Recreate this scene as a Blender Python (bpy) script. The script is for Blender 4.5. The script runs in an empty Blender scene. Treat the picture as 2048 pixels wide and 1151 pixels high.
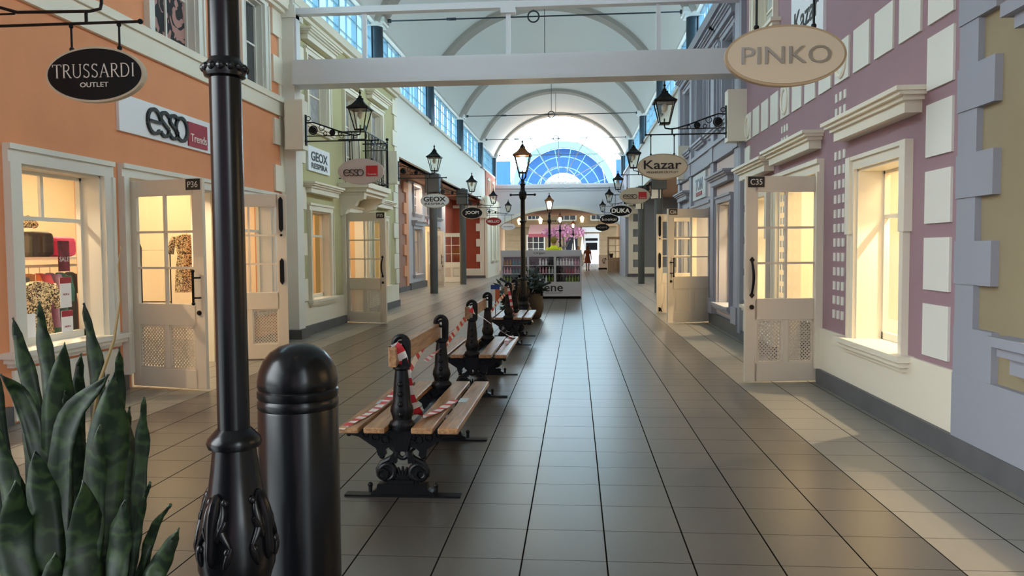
import bpy, bmesh, math, random
from math import sin, cos, pi, radians as R
from mathutils import Vector, Matrix
random.seed(7)
SC = bpy.context.scene
COL = SC.collection

# ------------------------------------------------------------ camera, world, exposure
cam_d = bpy.data.cameras.new('camera'); cam = bpy.data.objects.new('camera', cam_d); COL.objects.link(cam)
FPX = 1560.0
cam_d.sensor_fit = 'HORIZONTAL'; cam_d.sensor_width = 36.0; cam_d.lens = 36.0 * FPX / 2048
cam_d.clip_start = 0.05; cam_d.clip_end = 400
yaw, pitch, roll = 0.0821373, 0.0490234, -0.0075
fw = Vector((-sin(yaw) * cos(pitch), cos(yaw) * cos(pitch), -sin(pitch))); rt = Vector((cos(yaw), sin(yaw), 0)); up = rt.cross(fw)
r2 = rt * cos(roll) + up * sin(roll); u2 = up * cos(roll) - rt * sin(roll)
m = Matrix((r2, u2, -fw)).transposed().to_4x4(); m.translation = (0, 0, 1.47)
cam.matrix_world = m
SC.camera = cam
SC.view_settings.view_transform = 'Standard'; SC.view_settings.look = 'None'
SC.view_settings.gamma = 1; SC.view_settings.use_curve_mapping = False
SC.view_settings.exposure = 0.05

VAULT_FILL = 20
SKY_LOW, SKY_HIGH, SKY_SIDE, SKY_BACK = 1.5, 5.0, 13.0, 0.0
W = bpy.data.worlds.new('sky'); SC.world = W; W.use_nodes = True
nt = W.node_tree; nt.nodes.clear()
def N(nt, t, **kw):
    n = nt.nodes.new(t)
    for k, v in kw.items(): setattr(n, k, v)
    return n
out = N(nt, 'ShaderNodeOutputWorld'); bg = N(nt, 'ShaderNodeBackground')
tc = N(nt, 'ShaderNodeTexCoord'); sep = N(nt, 'ShaderNodeSeparateXYZ')
nt.links.new(tc.outputs['Generated'], sep.inputs[0])
ns = N(nt, 'ShaderNodeTexNoise'); ns.inputs['Scale'].default_value = 2.2; ns.inputs['Detail'].default_value = 4
nt.links.new(tc.outputs['Generated'], ns.inputs['Vector'])
cr = N(nt, 'ShaderNodeValToRGB')
cr.color_ramp.elements[0].position = 0.42; cr.color_ramp.elements[0].color = (0.34, 0.70, 0.90, 1)
cr.color_ramp.elements[1].position = 0.66; cr.color_ramp.elements[1].color = (0.80, 0.93, 1.0, 1)
nt.links.new(ns.outputs['Fac'], cr.inputs[0])
# thin bright cloud: white near the horizon ahead, blue patches higher, brightest high overhead and to the sides
def mrange(src, a, b, c, d):
    n_ = N(nt, 'ShaderNodeMapRange'); n_.inputs['From Min'].default_value = a; n_.inputs['From Max'].default_value = b
    n_.inputs['To Min'].default_value = c; n_.inputs['To Max'].default_value = d; nt.links.new(src, n_.inputs['Value']); return n_.outputs[0]
def wmath(op, a, b=None):
    n_ = N(nt, 'ShaderNodeMath', operation=op)
    for i_, v_ in enumerate((a, b)):
        if v_ is None: continue
        if isinstance(v_, (int, float)): n_.inputs[i_].default_value = v_
        else: nt.links.new(v_, n_.inputs[i_])
    return n_.outputs[0]
hz = wmath('MULTIPLY', mrange(sep.outputs['Z'], .20, .32, 1.0, 0.0), mrange(wmath('ABSOLUTE', wmath('ADD', sep.outputs['X'], .03)), .11, .17, 1.0, 0.0))
wm = N(nt, 'ShaderNodeMix'); wm.data_type = 'RGBA'; nt.links.new(hz, wm.inputs[0]); nt.links.new(cr.outputs[0], wm.inputs[6]); wm.inputs[7].default_value = (.62, .85, 1, 1)
high = mrange(sep.outputs['Z'], .36, .75, 0.0, SKY_HIGH)
side = mrange(wmath('ABSOLUTE', sep.outputs['X']), .50, .80, 0.0, SKY_SIDE)
side = wmath('MULTIPLY', side, mrange(sep.outputs['Z'], .02, .15, 0.0, 1.0))
side = wmath('MULTIPLY', side, mrange(sep.outputs['X'], -.5, .5, .85, 1.45))
back = mrange(sep.outputs['Y'], .1, -.6, 0.0, SKY_BACK)
ahead = wmath('MULTIPLY', hz, mrange(sep.outputs['Y'], .5, .9, 0.0, 12.0))
tot = wmath('ADD', wmath('ADD', high, side), wmath('ADD', wmath('ADD', back, ahead), SKY_LOW))
wm2 = N(nt, 'ShaderNodeMix'); wm2.data_type = 'RGBA'; wm2.inputs[7].default_value = (.88, .96, 1.0, 1)
nt.links.new(mrange(wmath('ABSOLUTE', sep.outputs['X']), .42, .6, 0.0, 1.0), wm2.inputs[0]); nt.links.new(wm.outputs[2], wm2.inputs[6])
nt.links.new(wm2.outputs[2], bg.inputs['Color']); nt.links.new(tot, bg.inputs['Strength'])
nt.links.new(bg.outputs[0], out.inputs['Surface'])

# ------------------------------------------------------------ materials
MATS = {}
def mat(name, col, rough=0.6, metal=0.0, bump=0.0, bscale=60.0, var=0.0, vscale=3.0, emit=None, estr=0.0, spec=None, coat=0.0):
    if name in MATS: return MATS[name]
    M = bpy.data.materials.new(name); M.use_nodes = True; n = M.node_tree; p = n.nodes['Principled BSDF']
    c4 = (*col, 1)
    p.inputs['Base Color'].default_value = c4; p.inputs['Roughness'].default_value = rough; p.inputs['Metallic'].default_value = metal
    if spec is not None: p.inputs['Specular IOR Level'].default_value = spec
    if coat: p.inputs['Coat Weight'].default_value = coat; p.inputs['Coat Roughness'].default_value = 0.1
    t = N(n, 'ShaderNodeTexCoord')
    if var:
        z = N(n, 'ShaderNodeTexNoise'); z.inputs['Scale'].default_value = vscale; z.inputs['Detail'].default_value = 5
        n.links.new(t.outputs['Object'], z.inputs['Vector'])
        r = N(n, 'ShaderNodeValToRGB'); r.color_ramp.elements[0].position = 0.3; r.color_ramp.elements[1].position = 0.7
        r.color_ramp.elements[0].color = (*[max(0, c * (1 - var)) for c in col], 1)
        r.color_ramp.elements[1].color = (*[min(1, c * (1 + var)) for c in col], 1)
        n.links.new(z.outputs['Fac'], r.inputs[0]); n.links.new(r.outputs[0], p.inputs['Base Color'])
    if bump:
        z = N(n, 'ShaderNodeTexNoise'); z.inputs['Scale'].default_value = bscale; z.inputs['Detail'].default_value = 3
        n.links.new(t.outputs['Object'], z.inputs['Vector'])
        b = N(n, 'ShaderNodeBump'); b.inputs['Strength'].default_value = bump; b.inputs['Distance'].default_value = 0.01
        n.links.new(z.outputs['Fac'], b.inputs['Height']); n.links.new(b.outputs[0], p.inputs['Normal'])
    if emit:
        p.inputs['Emission Color'].default_value = (*emit, 1); p.inputs['Emission Strength'].default_value = estr
    MATS[name] = M; return M
def S(r, g, b):   # sRGB 0-255 -> linear
    return tuple(((c / 255) / 12.92 if c <= 10 else ((c / 255 + 0.055) / 1.055) ** 2.4) for c in (r, g, b))
def glass(name, tint=(1, 1, 1), gl=0.10, rough=0.02):
    M = bpy.data.materials.new(name); M.use_nodes = True; n = M.node_tree; n.nodes.clear()
    o = N(n, 'ShaderNodeOutputMaterial'); mx = N(n, 'ShaderNodeMixShader'); tr = N(n, 'ShaderNodeBsdfTransparent'); g = N(n, 'ShaderNodeBsdfGlossy')
    tr.inputs[0].default_value = (*tint, 1); g.inputs['Roughness'].default_value = rough; mx.inputs[0].default_value = gl
    n.links.new(tr.outputs[0], mx.inputs[1]); n.links.new(g.outputs[0], mx.inputs[2]); n.links.new(mx.outputs[0], o.inputs[0])
    MATS[name] = M; return M
glass('glass', (0.97, 0.98, 0.97), 0.07)
glass('roof_glass', (0.70, 0.88, 0.95), 0.05)
glass('end_glass', (0.95, 0.98, 0.99), 0.04)
glass('lantern_glass', (0.95, 0.95, 0.9), 0.12, 0.08)
white = mat('white_paint', S(226, 224, 214), 0.5, bump=0.05, bscale=200)
trimw = mat('cream_trim', S(232, 224, 205), 0.45, bump=0.03)
doorw = mat('door_paint', S(226, 214, 196), 0.45)
ceilm = mat('ceiling_plaster', S(224, 228, 226), 0.75, bump=0.05, bscale=80)
ribm = mat('rib_plaster', S(172, 168, 160), 0.75)
orange = mat('orange_render', S(226, 152, 108), 0.75, bump=0.25, bscale=220, var=0.03)
green = mat('green_render', S(182, 175, 132), 0.75, bump=0.2, bscale=220, var=0.03)
mauve = mat('mauve_render', S(156, 126, 134), 0.75, bump=0.2, bscale=220, var=0.03)
khaki = mat('khaki_render', S(148, 134, 106), 0.75, bump=0.2, bscale=220, var=0.03)
bluegrey = mat('blue_grey_render', S(150, 152, 162), 0.7, bump=0.15, bscale=200)
lilac = mat('lilac_paint', S(164, 164, 174), 0.6, bump=0.05)
shell_pink = mat('shell_panel', S(208, 186, 178), 0.65)
dkwin = mat('dark_glass', S(58, 62, 66), 0.08, spec=0.8)
curtain = mat('grey_curtain', S(150, 148, 150), 0.3, var=0.25, vscale=9)
brick_red = mat('brick_red_render', S(158, 70, 46), 0.75, bump=0.1)
pinkbrown = mat('pink_brown_render', S(158, 118, 104), 0.75)
terracotta = mat('terracotta_quoin', S(206, 146, 112), 0.7)
stonec = mat('courtyard_stone', S(150, 128, 98), 0.8, bump=0.2, bscale=20, var=0.08)
plinth = mat('plinth_stone', S(92, 92, 94), 0.55, bump=0.15, bscale=60, var=0.12, vscale=4)
black = mat('black_enamel', (0.004, 0.004, 0.005), 0.24, bump=0.02, bscale=30, spec=.28)
iron = mat('cast_iron', (0.004, 0.004, 0.005), 0.34, bump=0.15, bscale=90, spec=.25)
column = mat('column_steel', S(50, 68, 80), 0.3, metal=0.2)
pillarm = mat('pillar_paint', S(70, 74, 74), 0.45)
rodm = mat('tie_rod_steel', S(58, 72, 80), 0.35, metal=0.4)
beamw = mat('beam_paint', S(216, 216, 218), 0.45)
mull = mat('mullion_paint', S(120, 158, 182), 0.4)
warmwall = mat('shop_cream_wall', S(246, 238, 218), 0.8)
shopwood = mat('shop_beige_panel', S(226, 196, 160), 0.6)
signblack = mat('sign_black', (0.007, 0.007, 0.008), 0.5, spec=.2)
signcream = mat('sign_cream', S(204, 191, 168), 0.55, spec=.3)
signgrey = mat('sign_grey_pink', S(200, 186, 178), 0.55)
signwhite = mat('sign_white', S(236, 238, 242), 0.4)
letterw = mat('letter_white', S(235, 230, 222), 0.4)
letterb = mat('letter_black', (0.008, 0.008, 0.009), 0.3)
silver = mat('letter_silver', S(170, 166, 158), 0.28, metal=0.8)
red = mat('logo_red', S(190, 30, 36), 0.4)
crimson = mat('logo_crimson', S(160, 26, 56), 0.4)
ovalred = mat('sign_red', S(140, 16, 24), 0.4)
taper = mat('tape_red', S(205, 50, 60), 0.35)
tapew = mat('tape_white', S(235, 228, 224), 0.35)
pink = mat('blossom_pink', S(176, 116, 146), 0.8)
copper = mat('lantern_roof_copper', S(120, 74, 40), 0.4, metal=0.5)
bulb = mat('lit_bulb', (1, 0.85, 0.6), 0.4, emit=(1.0, 0.80, 0.55), estr=40)
mantle = mat('frosted_mantle', S(215, 205, 185), 0.4)
blackplate = mat('number_plate', (0.012, 0.012, 0.013), 0.3)
skin = mat('skin', S(196, 146, 120), 0.6); hairb = mat('brown_hair', S(70, 44, 28), 0.7); hairo = mat('sandy_hair', S(140, 122, 50), 0.7)
yellow = mat('yellow_cloth', S(222, 232, 30), 0.8); brown = mat('brown_cloth', S(120, 62, 36), 0.8); shoe = mat('dark_shoe', S(30, 26, 26), 0.5)
barkpot = mat('barrel_pot', S(50, 40, 32), 0.6, bump=0.4, bscale=40, var=0.3, vscale=12)
soil = mat('soil', S(40, 30, 24), 0.95, bump=0.5, bscale=50)
kioskw = mat('kiosk_white', S(196, 194, 198), 0.4)

def wood_mat(name, a, b):
    M = bpy.data.materials.new(name); M.use_nodes = True; n = M.node_tree; p = n.nodes['Principled BSDF']
    t = N(n, 'ShaderNodeTexCoord'); mp = N(n, 'ShaderNodeMapping'); mp.inputs['Scale'].default_value = (14, 0.9, 14)
    z = N(n, 'ShaderNodeTexNoise'); z.inputs['Scale'].default_value = 4; z.inputs['Detail'].default_value = 6; z.inputs['Distortion'].default_value = 0.6
    r = N(n, 'ShaderNodeValToRGB'); r.color_ramp.elements[0].color = (*a, 1); r.color_ramp.elements[1].color = (*b, 1)
    r.color_ramp.elements[0].position = .35; r.color_ramp.elements[1].position = .68
    n.links.new(t.outputs['Object'], mp.inputs[0]); n.links.new(mp.outputs[0], z.inputs['Vector']); n.links.new(z.outputs['Fac'], r.inputs[0]); n.links.new(r.outputs[0], p.inputs['Base Color'])
    p.inputs['Roughness'].default_value = 0.38; p.inputs['Coat Weight'].default_value = 0.25; p.inputs['Coat Roughness'].default_value = 0.25
    MATS[name] = M; return M
wood = wood_mat('bench_wood', S(138, 98, 62), S(186, 140, 96))

def tile_mat(name, a, b, grout, rough):
    M = bpy.data.materials.new(name); M.use_nodes = True; n = M.node_tree; L = n.links.new; p = n.nodes['Principled BSDF']
    t = N(n, 'ShaderNodeTexCoord'); s = N(n, 'ShaderNodeSeparateXYZ'); L(t.outputs['Object'], s.inputs[0])
    def mth(op, x, y=None):
        q = N(n, 'ShaderNodeMath', operation=op)
        for i, v in enumerate((x, y)):
            if v is None: continue
            if isinstance(v, (int, float)): q.inputs[i].default_value = v
            else: L(v, q.inputs[i])
        return q.outputs[0]
    def axis(o, off, w):
        v = mth('DIVIDE', mth('ADD', o, off), 0.4); f = mth('FRACT', v)
        d = mth('MINIMUM', f, mth('SUBTRACT', 1.0, f))
        mr = N(n, 'ShaderNodeMapRange'); mr.inputs['From Min'].default_value = w * 0.45; mr.inputs['From Max'].default_value = w
        L(d, mr.inputs['Value']); return mth('FLOOR', v), mr.outputs[0]
    ix, gx = axis(s.outputs['X'], 8.26, 0.0135); iy, gy = axis(s.outputs['Y'], 8.367, 0.010)
    tile = mth('MULTIPLY', gx, mth('ADD', mth('MULTIPLY', gy, 0.75), 0.25))
    cb = N(n, 'ShaderNodeCombineXYZ'); L(ix, cb.inputs[0]); L(iy, cb.inputs[1])
    wn = N(n, 'ShaderNodeTexWhiteNoise'); wn.noise_dimensions = '3D'; L(cb.outputs[0], wn.inputs['Vector'])
    nz = N(n, 'ShaderNodeTexNoise'); nz.inputs['Scale'].default_value = 16; nz.inputs['Detail'].default_value = 5; nz.inputs['Roughness'].default_value = .55; L(t.outputs['Object'], nz.inputs['Vector'])
    fac = mth('ADD', mth('MULTIPLY', wn.outputs['Value'], 0.35), mth('MULTIPLY', nz.outputs['Fac'], 0.65))
    mx = N(n, 'ShaderNodeMix'); mx.data_type = 'RGBA'; L(fac, mx.inputs[0]); mx.inputs[6].default_value = (*a, 1); mx.inputs[7].default_value = (*b, 1)
    m2 = N(n, 'ShaderNodeMix'); m2.data_type = 'RGBA'; L(tile, m2.inputs[0]); m2.inputs[6].default_value = (*grout, 1); L(mx.outputs[2], m2.inputs[7])
    L(m2.outputs[2], p.inputs['Base Color'])
    rr = N(n, 'ShaderNodeMapRange'); rr.inputs['To Min'].default_value = rough - .02; rr.inputs['To Max'].default_value = rough + .03; L(nz.outputs['Fac'], rr.inputs['Value'])
    rg = mth('ADD', mth('MULTIPLY', rr.outputs[0], tile), mth('MULTIPLY', mth('SUBTRACT', 1.0, tile), .85)); L(rg, p.inputs['Roughness']); L(mth('MULTIPLY', tile, .9), p.inputs['Specular IOR Level']); L(mth('MULTIPLY', tile, .3), p.inputs['Coat Weight'])
    n2 = N(n, 'ShaderNodeTexNoise'); n2.inputs['Scale'].default_value = 70; n2.inputs['Detail'].default_value = 3; L(t.outputs['Object'], n2.inputs['Vector'])
    h = mth('ADD', mth('MULTIPLY', tile, 0.6), mth('MULTIPLY', n2.outputs['Fac'], 0.18))
    b_ = N(n, 'ShaderNodeBump'); b_.inputs['Strength'].default_value = 0.35; b_.inputs['Distance'].default_value = 0.003; L(h, b_.inputs['Height']); L(b_.outputs[0], p.inputs['Normal'])
    p.inputs['Specular IOR Level'].default_value = 0.9; p.inputs['Coat Weight'].default_value = .3; p.inputs['Coat Roughness'].default_value = .38
    MATS[name] = M; return M
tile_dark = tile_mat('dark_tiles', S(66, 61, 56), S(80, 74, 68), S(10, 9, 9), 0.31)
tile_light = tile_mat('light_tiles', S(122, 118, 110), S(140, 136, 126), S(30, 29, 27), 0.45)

def leaf_mat():
    M = bpy.data.materials.new('snake_leaf'); M.use_nodes = True; n = M.node_tree; L = n.links.new; p = n.nodes['Principled BSDF']
    t = N(n, 'ShaderNodeTexCoord'); w = N(n, 'ShaderNodeTexWave'); w.bands_direction = 'Z'; w.inputs['Scale'].default_value = 5; w.inputs['Distortion'].default_value = 14; w.inputs['Detail'].default_value = 3; w.inputs['Detail Scale'].default_value = 2.2
    L(t.outputs['Object'], w.inputs['Vector'])
    r = N(n, 'ShaderNodeValToRGB'); r.color_ramp.elements[0].color = (*S(14, 28, 14), 1); r.color_ramp.elements[1].color = (*S(34, 50, 24), 1)
    r.color_ramp.elements[0].position = .35; r.color_ramp.elements[1].position = 1.0
    L(w.outputs['Fac'], r.inputs[0]); L(r.outputs[0], p.inputs['Base Color']); p.inputs['Roughness'].default_value = .5; p.inputs['Specular IOR Level'].default_value = .3
    MATS['snake_leaf'] = M; return M
snake = leaf_mat()
def print_mat(name, a, b, scale):
    M = bpy.data.materials.new(name); M.use_nodes = True; n = M.node_tree; L = n.links.new; p = n.nodes['Principled BSDF']
    t = N(n, 'ShaderNodeTexCoord'); z = N(n, 'ShaderNodeTexNoise'); z.inputs['Scale'].default_value = scale; z.inputs['Distortion'].default_value = 1.5
    L(t.outputs['Object'], z.inputs['Vector']); r = N(n, 'ShaderNodeValToRGB'); r.color_ramp.interpolation = 'CONSTANT'
    r.color_ramp.elements[0].color = (*a, 1); r.color_ramp.elements[1].color = (*b, 1); r.color_ramp.elements[1].position = .5
    L(z.outputs['Fac'], r.inputs[0]); L(r.outputs[0], p.inputs['Base Color']); p.inputs['Roughness'].default_value = .8
    MATS[name] = M; return M
animal = print_mat('animal_print', S(50, 42, 34), S(226, 214, 176), 44)
posterm = print_mat('poster_portrait', S(38, 38, 42), S(176, 132, 124), 3.2)

# ------------------------------------------------------------ mesh helpers
class MB:
    def __init__(s): s.bm = bmesh.new(); s.mi = 0
    def _f(s, vs):
        try: f = s.bm.faces.new(vs); f.material_index = s.mi; return f
        except ValueError: return None
    def box(s, x0, x1, y0, y1, z0, z1):
        if x0 > x1: x0, x1 = x1, x0
        if y0 > y1: y0, y1 = y1, y0
        if z0 > z1: z0, z1 = z1, z0
        v = [s.bm.verts.new((x, y, z)) for z in (z0, z1) for y in (y0, y1) for x in (x0, x1)]
        for q in ((0, 2, 3, 1), (4, 5, 7, 6), (0, 1, 5, 4), (2, 6, 7, 3), (0, 4, 6, 2), (1, 3, 7, 5)): s._f([v[i] for i in q])
        return s
    def quad(s, *p): s._f([s.bm.verts.new(a) for a in p]); return s
    def bar(s, p, q, w, h=None, upv=(0, 0, 1)):
        h = h or w; p = Vector(p); q = Vector(q); d = (q - p).normalized(); u = Vector(upv)
        if abs(d.dot(u)) > .98: u = Vector((0, 1, 0))
        a = d.cross(u).normalized() * w / 2; b = a.cross(d).normalized() * h / 2
        r1 = [s.bm.verts.new(p + i * a + j * b) for i, j in ((-1, -1), (1, -1), (1, 1), (-1, 1))]
        r2_ = [s.bm.verts.new(q + i * a + j * b) for i, j in ((-1, -1), (1, -1), (1, 1), (-1, 1))]
        for i in range(4): s._f([r1[i], r1[(i + 1) % 4], r2_[(i + 1) % 4], r2_[i]])
        s._f(r1[::-1]); s._f(r2_); return s
    def tube(s, pts, r, seg=8, closed=False):
        pts = [Vector(p) for p in pts]; n = len(pts); rs = r if isinstance(r, (list, tuple)) else [r] * n
        rings = []; pu = None
        for i, p in enumerate(pts):
            a = pts[(i - 1) % n] if (i > 0 or closed) else p; b = pts[(i + 1) % n] if (i < n - 1 or closed) else p
            d = (b - a).normalized()
            if pu is None:
                pu = Vector((0, 0, 1)) if abs(d.z) < .9 else Vector((1, 0, 0))
            u = (pu - d * pu.dot(d))
            if u.length < 1e-5: u = d.orthogonal()
            u.normalize(); pu = u; v = d.cross(u)
            rings.append([s.bm.verts.new(p + (u * cos(2 * pi * k / seg) + v * sin(2 * pi * k / seg)) * rs[i]) for k in range(seg)])
        m_ = n if closed else n - 1
        for i in range(m_):
            A, B = rings[i], rings[(i + 1) % n]
            for k in range(seg): s._f([A[k], A[(k + 1) % seg], B[(k + 1) % seg], B[k]])
        if not closed: s._f(rings[0][::-1]); s._f(rings[-1])
        return s
    def lathe(s, prof, c=(0, 0, 0), seg=24, rot=0.0, caps=True, sx=1, sy=1):
        rings = [[s.bm.verts.new((c[0] + sx * r * cos(rot + 2 * pi * k / seg), c[1] + sy * r * sin(rot + 2 * pi * k / seg), c[2] + z)) for k in range(seg)] for r, z in prof]
        for A, B in zip(rings, rings[1:]):
            for k in range(seg): s._f([A[k], A[(k + 1) % seg], B[(k + 1) % seg], B[k]])
        if caps: s._f(rings[0][::-1]); s._f(rings[-1])
        return s
    def prism(s, poly, plane, a, b):
        f3 = {'xz': lambda u, v, w: (u, w, v), 'xy': lambda u, v, w: (u, v, w), 'yz': lambda u, v, w: (w, u, v)}[plane]
        A = [s.bm.verts.new(f3(u, v, a)) for u, v in poly]; B = [s.bm.verts.new(f3(u, v, b)) for u, v in poly]; n = len(poly)
        s._f(A); s._f(B[::-1])
        for i in range(n): s._f([A[i], B[i], B[(i + 1) % n], A[(i + 1) % n]])
        return s
    def sphere(s, c, r, sx=1, sy=1, sz=1, seg=12):
        prof = [(r * sin(pi * i / 8), -r * cos(pi * i / 8) * sz) for i in range(9)]
        prof[0] = (r * .02, -r * sz); prof[-1] = (r * .02, r * sz)
        return s.lathe(prof, c, seg, sx=sx, sy=sy)
    def torus(s, c, Rr, r, axis='y', seg=20, a0=0, a1=2 * pi, tseg=6):
        full = abs(a1 - a0 - 2 * pi) < 1e-4; k = seg if full else seg + 1; pts = []
        for i in range(k):
            a = a0 + (a1 - a0) * i / seg
            u, v = Rr * cos(a), Rr * sin(a)
            pts.append((c[0] + u, c[1], c[2] + v) if axis == 'y' else (c[0] + u, c[1] + v, c[2]) if axis == 'z' else (c[0], c[1] + u, c[2] + v))
        return s.tube(pts, r, tseg, closed=full)
    def build(s, name, mats, parent=None, smooth=False, loc=None, bevel=0):
        bmesh.ops.recalc_face_normals(s.bm, faces=s.bm.faces)
        me = bpy.data.meshes.new(name); s.bm.to_mesh(me); s.bm.free()
        if not isinstance(mats, (list, tuple)): mats = [mats]
        for q in mats: me.materials.append(q)
        if smooth:
            for f in me.polygons: f.use_smooth = True
            try: me.set_sharp_from_angle(angle=R(40))
            except Exception: pass
        o = bpy.data.objects.new(name, me); COL.objects.link(o)
        if parent: o.parent = parent
        if loc: o.location = loc
        if bevel:
            b = o.modifiers.new('bevel', 'BEVEL'); b.width = bevel; b.segments = 2; b.limit_method = 'ANGLE'
        return o
def split(o):
    """one child object per loose piece (each side's socket, rod, shoe ...)"""
    bm = bmesh.new(); bm.from_mesh(o.data); bm.verts.ensure_lookup_table(); seen = {}; n = 0
    for v in bm.verts:
        if v in seen: continue
        st = [v]; seen[v] = n
        while st:
            a = st.pop()
            for e in a.link_edges:
                b = e.other_vert(a)
                if b not in seen: seen[b] = n; st.append(b)
        n += 1
    res = [o]
    if n > 1:
        for k in range(n):
            b2 = bmesh.new(); mp = {}
            for v in bm.verts:
                if seen[v] == k: mp[v] = b2.verts.new(v.co)
            for f in bm.faces:
                if seen[f.verts[0]] == k: g = b2.faces.new([mp[v] for v in f.verts]); g.smooth = f.smooth; g.material_index = f.material_index
            me = bpy.data.meshes.new(o.name.split('.')[0]); b2.to_mesh(me); b2.free()
            for q in o.data.materials: me.materials.append(q)
            c = bpy.data.objects.new(o.name.split('.')[0], me); COL.objects.link(c); c.parent = o.parent; c.location = o.location; res.append(c)
        bpy.data.objects.remove(o); res = res[1:]
    bm.free(); return res
def tag(o, label=None, cat=None, group=None, kind=None):
    if label: o['label'] = label
    if cat: o['category'] = cat
    if group: o['group'] = group
    if kind: o['kind'] = kind
    return o
def thing(name, label, cat, loc=(0, 0, 0), rz=0, group=None, kind=None):
    o = bpy.data.objects.new(name, None); o.empty_display_size = .2; COL.objects.link(o); o.location = loc; o.rotation_euler = (0, 0, rz)
    return tag(o, label, cat, group, kind)
def copy_tree(o, parent=None):
    c = o.copy(); COL.objects.link(c)
    if parent: c.parent = parent
    for ch in list(o.children): copy_tree(ch, c)
    return c
def struct(name, mb, mats, label, cat, **kw): return tag(mb.build(name, mats, **kw), label, cat, kind='structure')

def text(s, w, h, mt, parent, origin, right=(1, 0, 0), upv=(0, 0, 1), depth=0.006, name='lettering', bold=0.0, shear=0.0):
    """one word as solid letters, fitted to w x h, centred on origin"""
    cu = bpy.data.curves.new(name, 'FONT'); cu.body = s; cu.size = 1; cu.extrude = 0.5; cu.offset = bold; cu.shear = shear; cu.resolution_u = 4
    to = bpy.data.objects.new(name, cu); COL.objects.link(to); bpy.context.view_layer.update()
    me = bpy.data.meshes.new_from_object(to.evaluated_get(bpy.context.evaluated_depsgraph_get()))
    bpy.data.objects.remove(to); bpy.data.curves.remove(cu)
    xs = [v.co.x for v in me.vertices]; ys = [v.co.y for v in me.vertices]
    x0, x1, y0, y1 = min(xs), max(xs), min(ys), max(ys); r = Vector(right); u = Vector(upv); nn = r.cross(u)
    for v in me.vertices:
        a = ((v.co.x - x0) / (x1 - x0) - .5) * w; b = ((v.co.y - y0) / (y1 - y0) - .5) * h
        v.co = Vector(origin) + r * a + u * b + nn * (v.co.z * depth)
    me.materials.clear(); me.materials.append(mt)
    o = bpy.data.objects.new(name, me); COL.objects.link(o); o.parent = parent
    return o
def strokes(lst, w, h, mt, parent, origin, right=(1, 0, 0), upv=(0, 0, 1), depth=0.006, name='lettering', W0=1, H0=1):
    """letters drawn with strokes of their own width; lst = [(points, width)] in a W0 x H0 field"""
    mb = MB(); r = Vector(right); u = Vector(upv); nn = r.cross(u); O = Vector(origin)
    P = lambda x, y: O + r * ((x / W0 - .5) * w) + u * ((y / H0 - .5) * h)
    k = w / W0
    for pts, wd in lst:
        for (a, b) in zip(pts, pts[1:]):
            mb.bar(P(*a), P(*b), wd * k, depth, upv=nn)
    return mb.build(name, mt, parent)
def arc(cx, cy, rx, ry, a0, a1, n=12):
    return [(cx + rx * cos(R(a0 + (a1 - a0) * i / n)), cy + ry * sin(R(a0 + (a1 - a0) * i / n))) for i in range(n + 1)]

# ------------------------------------------------------------ large structure
XL, XR = -4.85, 2.65          # orange / mauve shop fronts
GL = -4.75                    # green shop front
KR = 2.68                     # grey-lilac shop front
CL, CR = -4.9, 2.87           # columns
CY_ = [12.35, 19.3, 26.3, 33.2, 40.3, 47.2]
ZS, ZC = 7.1, 9.6             # vault spring and crown

mb = MB()
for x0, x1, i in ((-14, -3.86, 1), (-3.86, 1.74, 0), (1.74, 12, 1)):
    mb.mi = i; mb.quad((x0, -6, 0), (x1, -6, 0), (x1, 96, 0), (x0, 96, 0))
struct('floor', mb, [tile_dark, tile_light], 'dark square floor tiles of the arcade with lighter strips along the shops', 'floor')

def facade(name, X, s, y0, y1, z0, z1, holes, mt, label, th=0.28):
    ys = sorted({y0, y1, *[v for h in holes for v in h[:2]]}); zs = sorted({z0, z1, *[v for h in holes for v in h[2:]]})
    ys = [v for v in ys if y0 <= v <= y1]; zs = [v for v in zs if z0 <= v <= z1]
    mb = MB()
    for a, b in zip(ys, ys[1:]):
        run = None
        for c, d in zip(zs, zs[1:]):
            hole = any(h[0] <= (a + b) / 2 <= h[1] and h[2] <= (c + d) / 2 <= h[3] for h in holes)
            if hole:
                if run: mb.box(X, X - s * th, a, b, run[0], run[1]); run = None
            else: run = (run[0] if run else c, d)
        if run: mb.box(X, X - s * th, a, b, run[0], run[1])
    return struct(name, mb, mt, label, 'wall')

# openings: (y0,y1,z0,z1)
O_win1 = (6.45, 7.65, .62, 2.25); O_door1 = (8.10, 10.10, 0, 2.28); O_win2 = (10.8, 12.15, .62, 2.25)
O_up1 = (8.72, 9.78, 4.0, 5.3); O_up2 = (11.2, 11.95, 4.0, 5.3); O_up0 = (6.0, 7.2, 4.0, 5.3)
facade('wall_left', XL, 1, 2.0, 12.7, 0, 5.6, [O_win1, O_door1, O_win2, O_up0, O_up1, O_up2], orange, 'orange rendered shop front on the left with white bands')
G_win = (13.66, 14.75, .6, 2.2); G_door = (15.72, 17.5, 0, 2.28); G_w2 = (18.0, 19.3, .6, 2.2)
G_u1 = (13.62, 14.75, 3.75, 4.95); G_u2 = (15.85, 16.7, 2.85, 4.75); G_u3 = (17.9, 18.95, 3.2, 4.75)
facade('wall_left_green', GL, 1, 12.7, 20.5, 0, 5.7, [G_win, G_door, G_w2, G_u1, G_u2, G_u3], green, 'pale green rendered shop front behind the orange one')
M_win = (6.58, 7.64, .6, 2.2); M_door = (8.78, 10.5, 0, 2.28); M_w2 = (11.08, 12.1, .6, 2.2); M_u = (10.75, 11.9, 4.45, 5.7); M_u2 = (6.4, 7.6, 4.45, 5.7)
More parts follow.
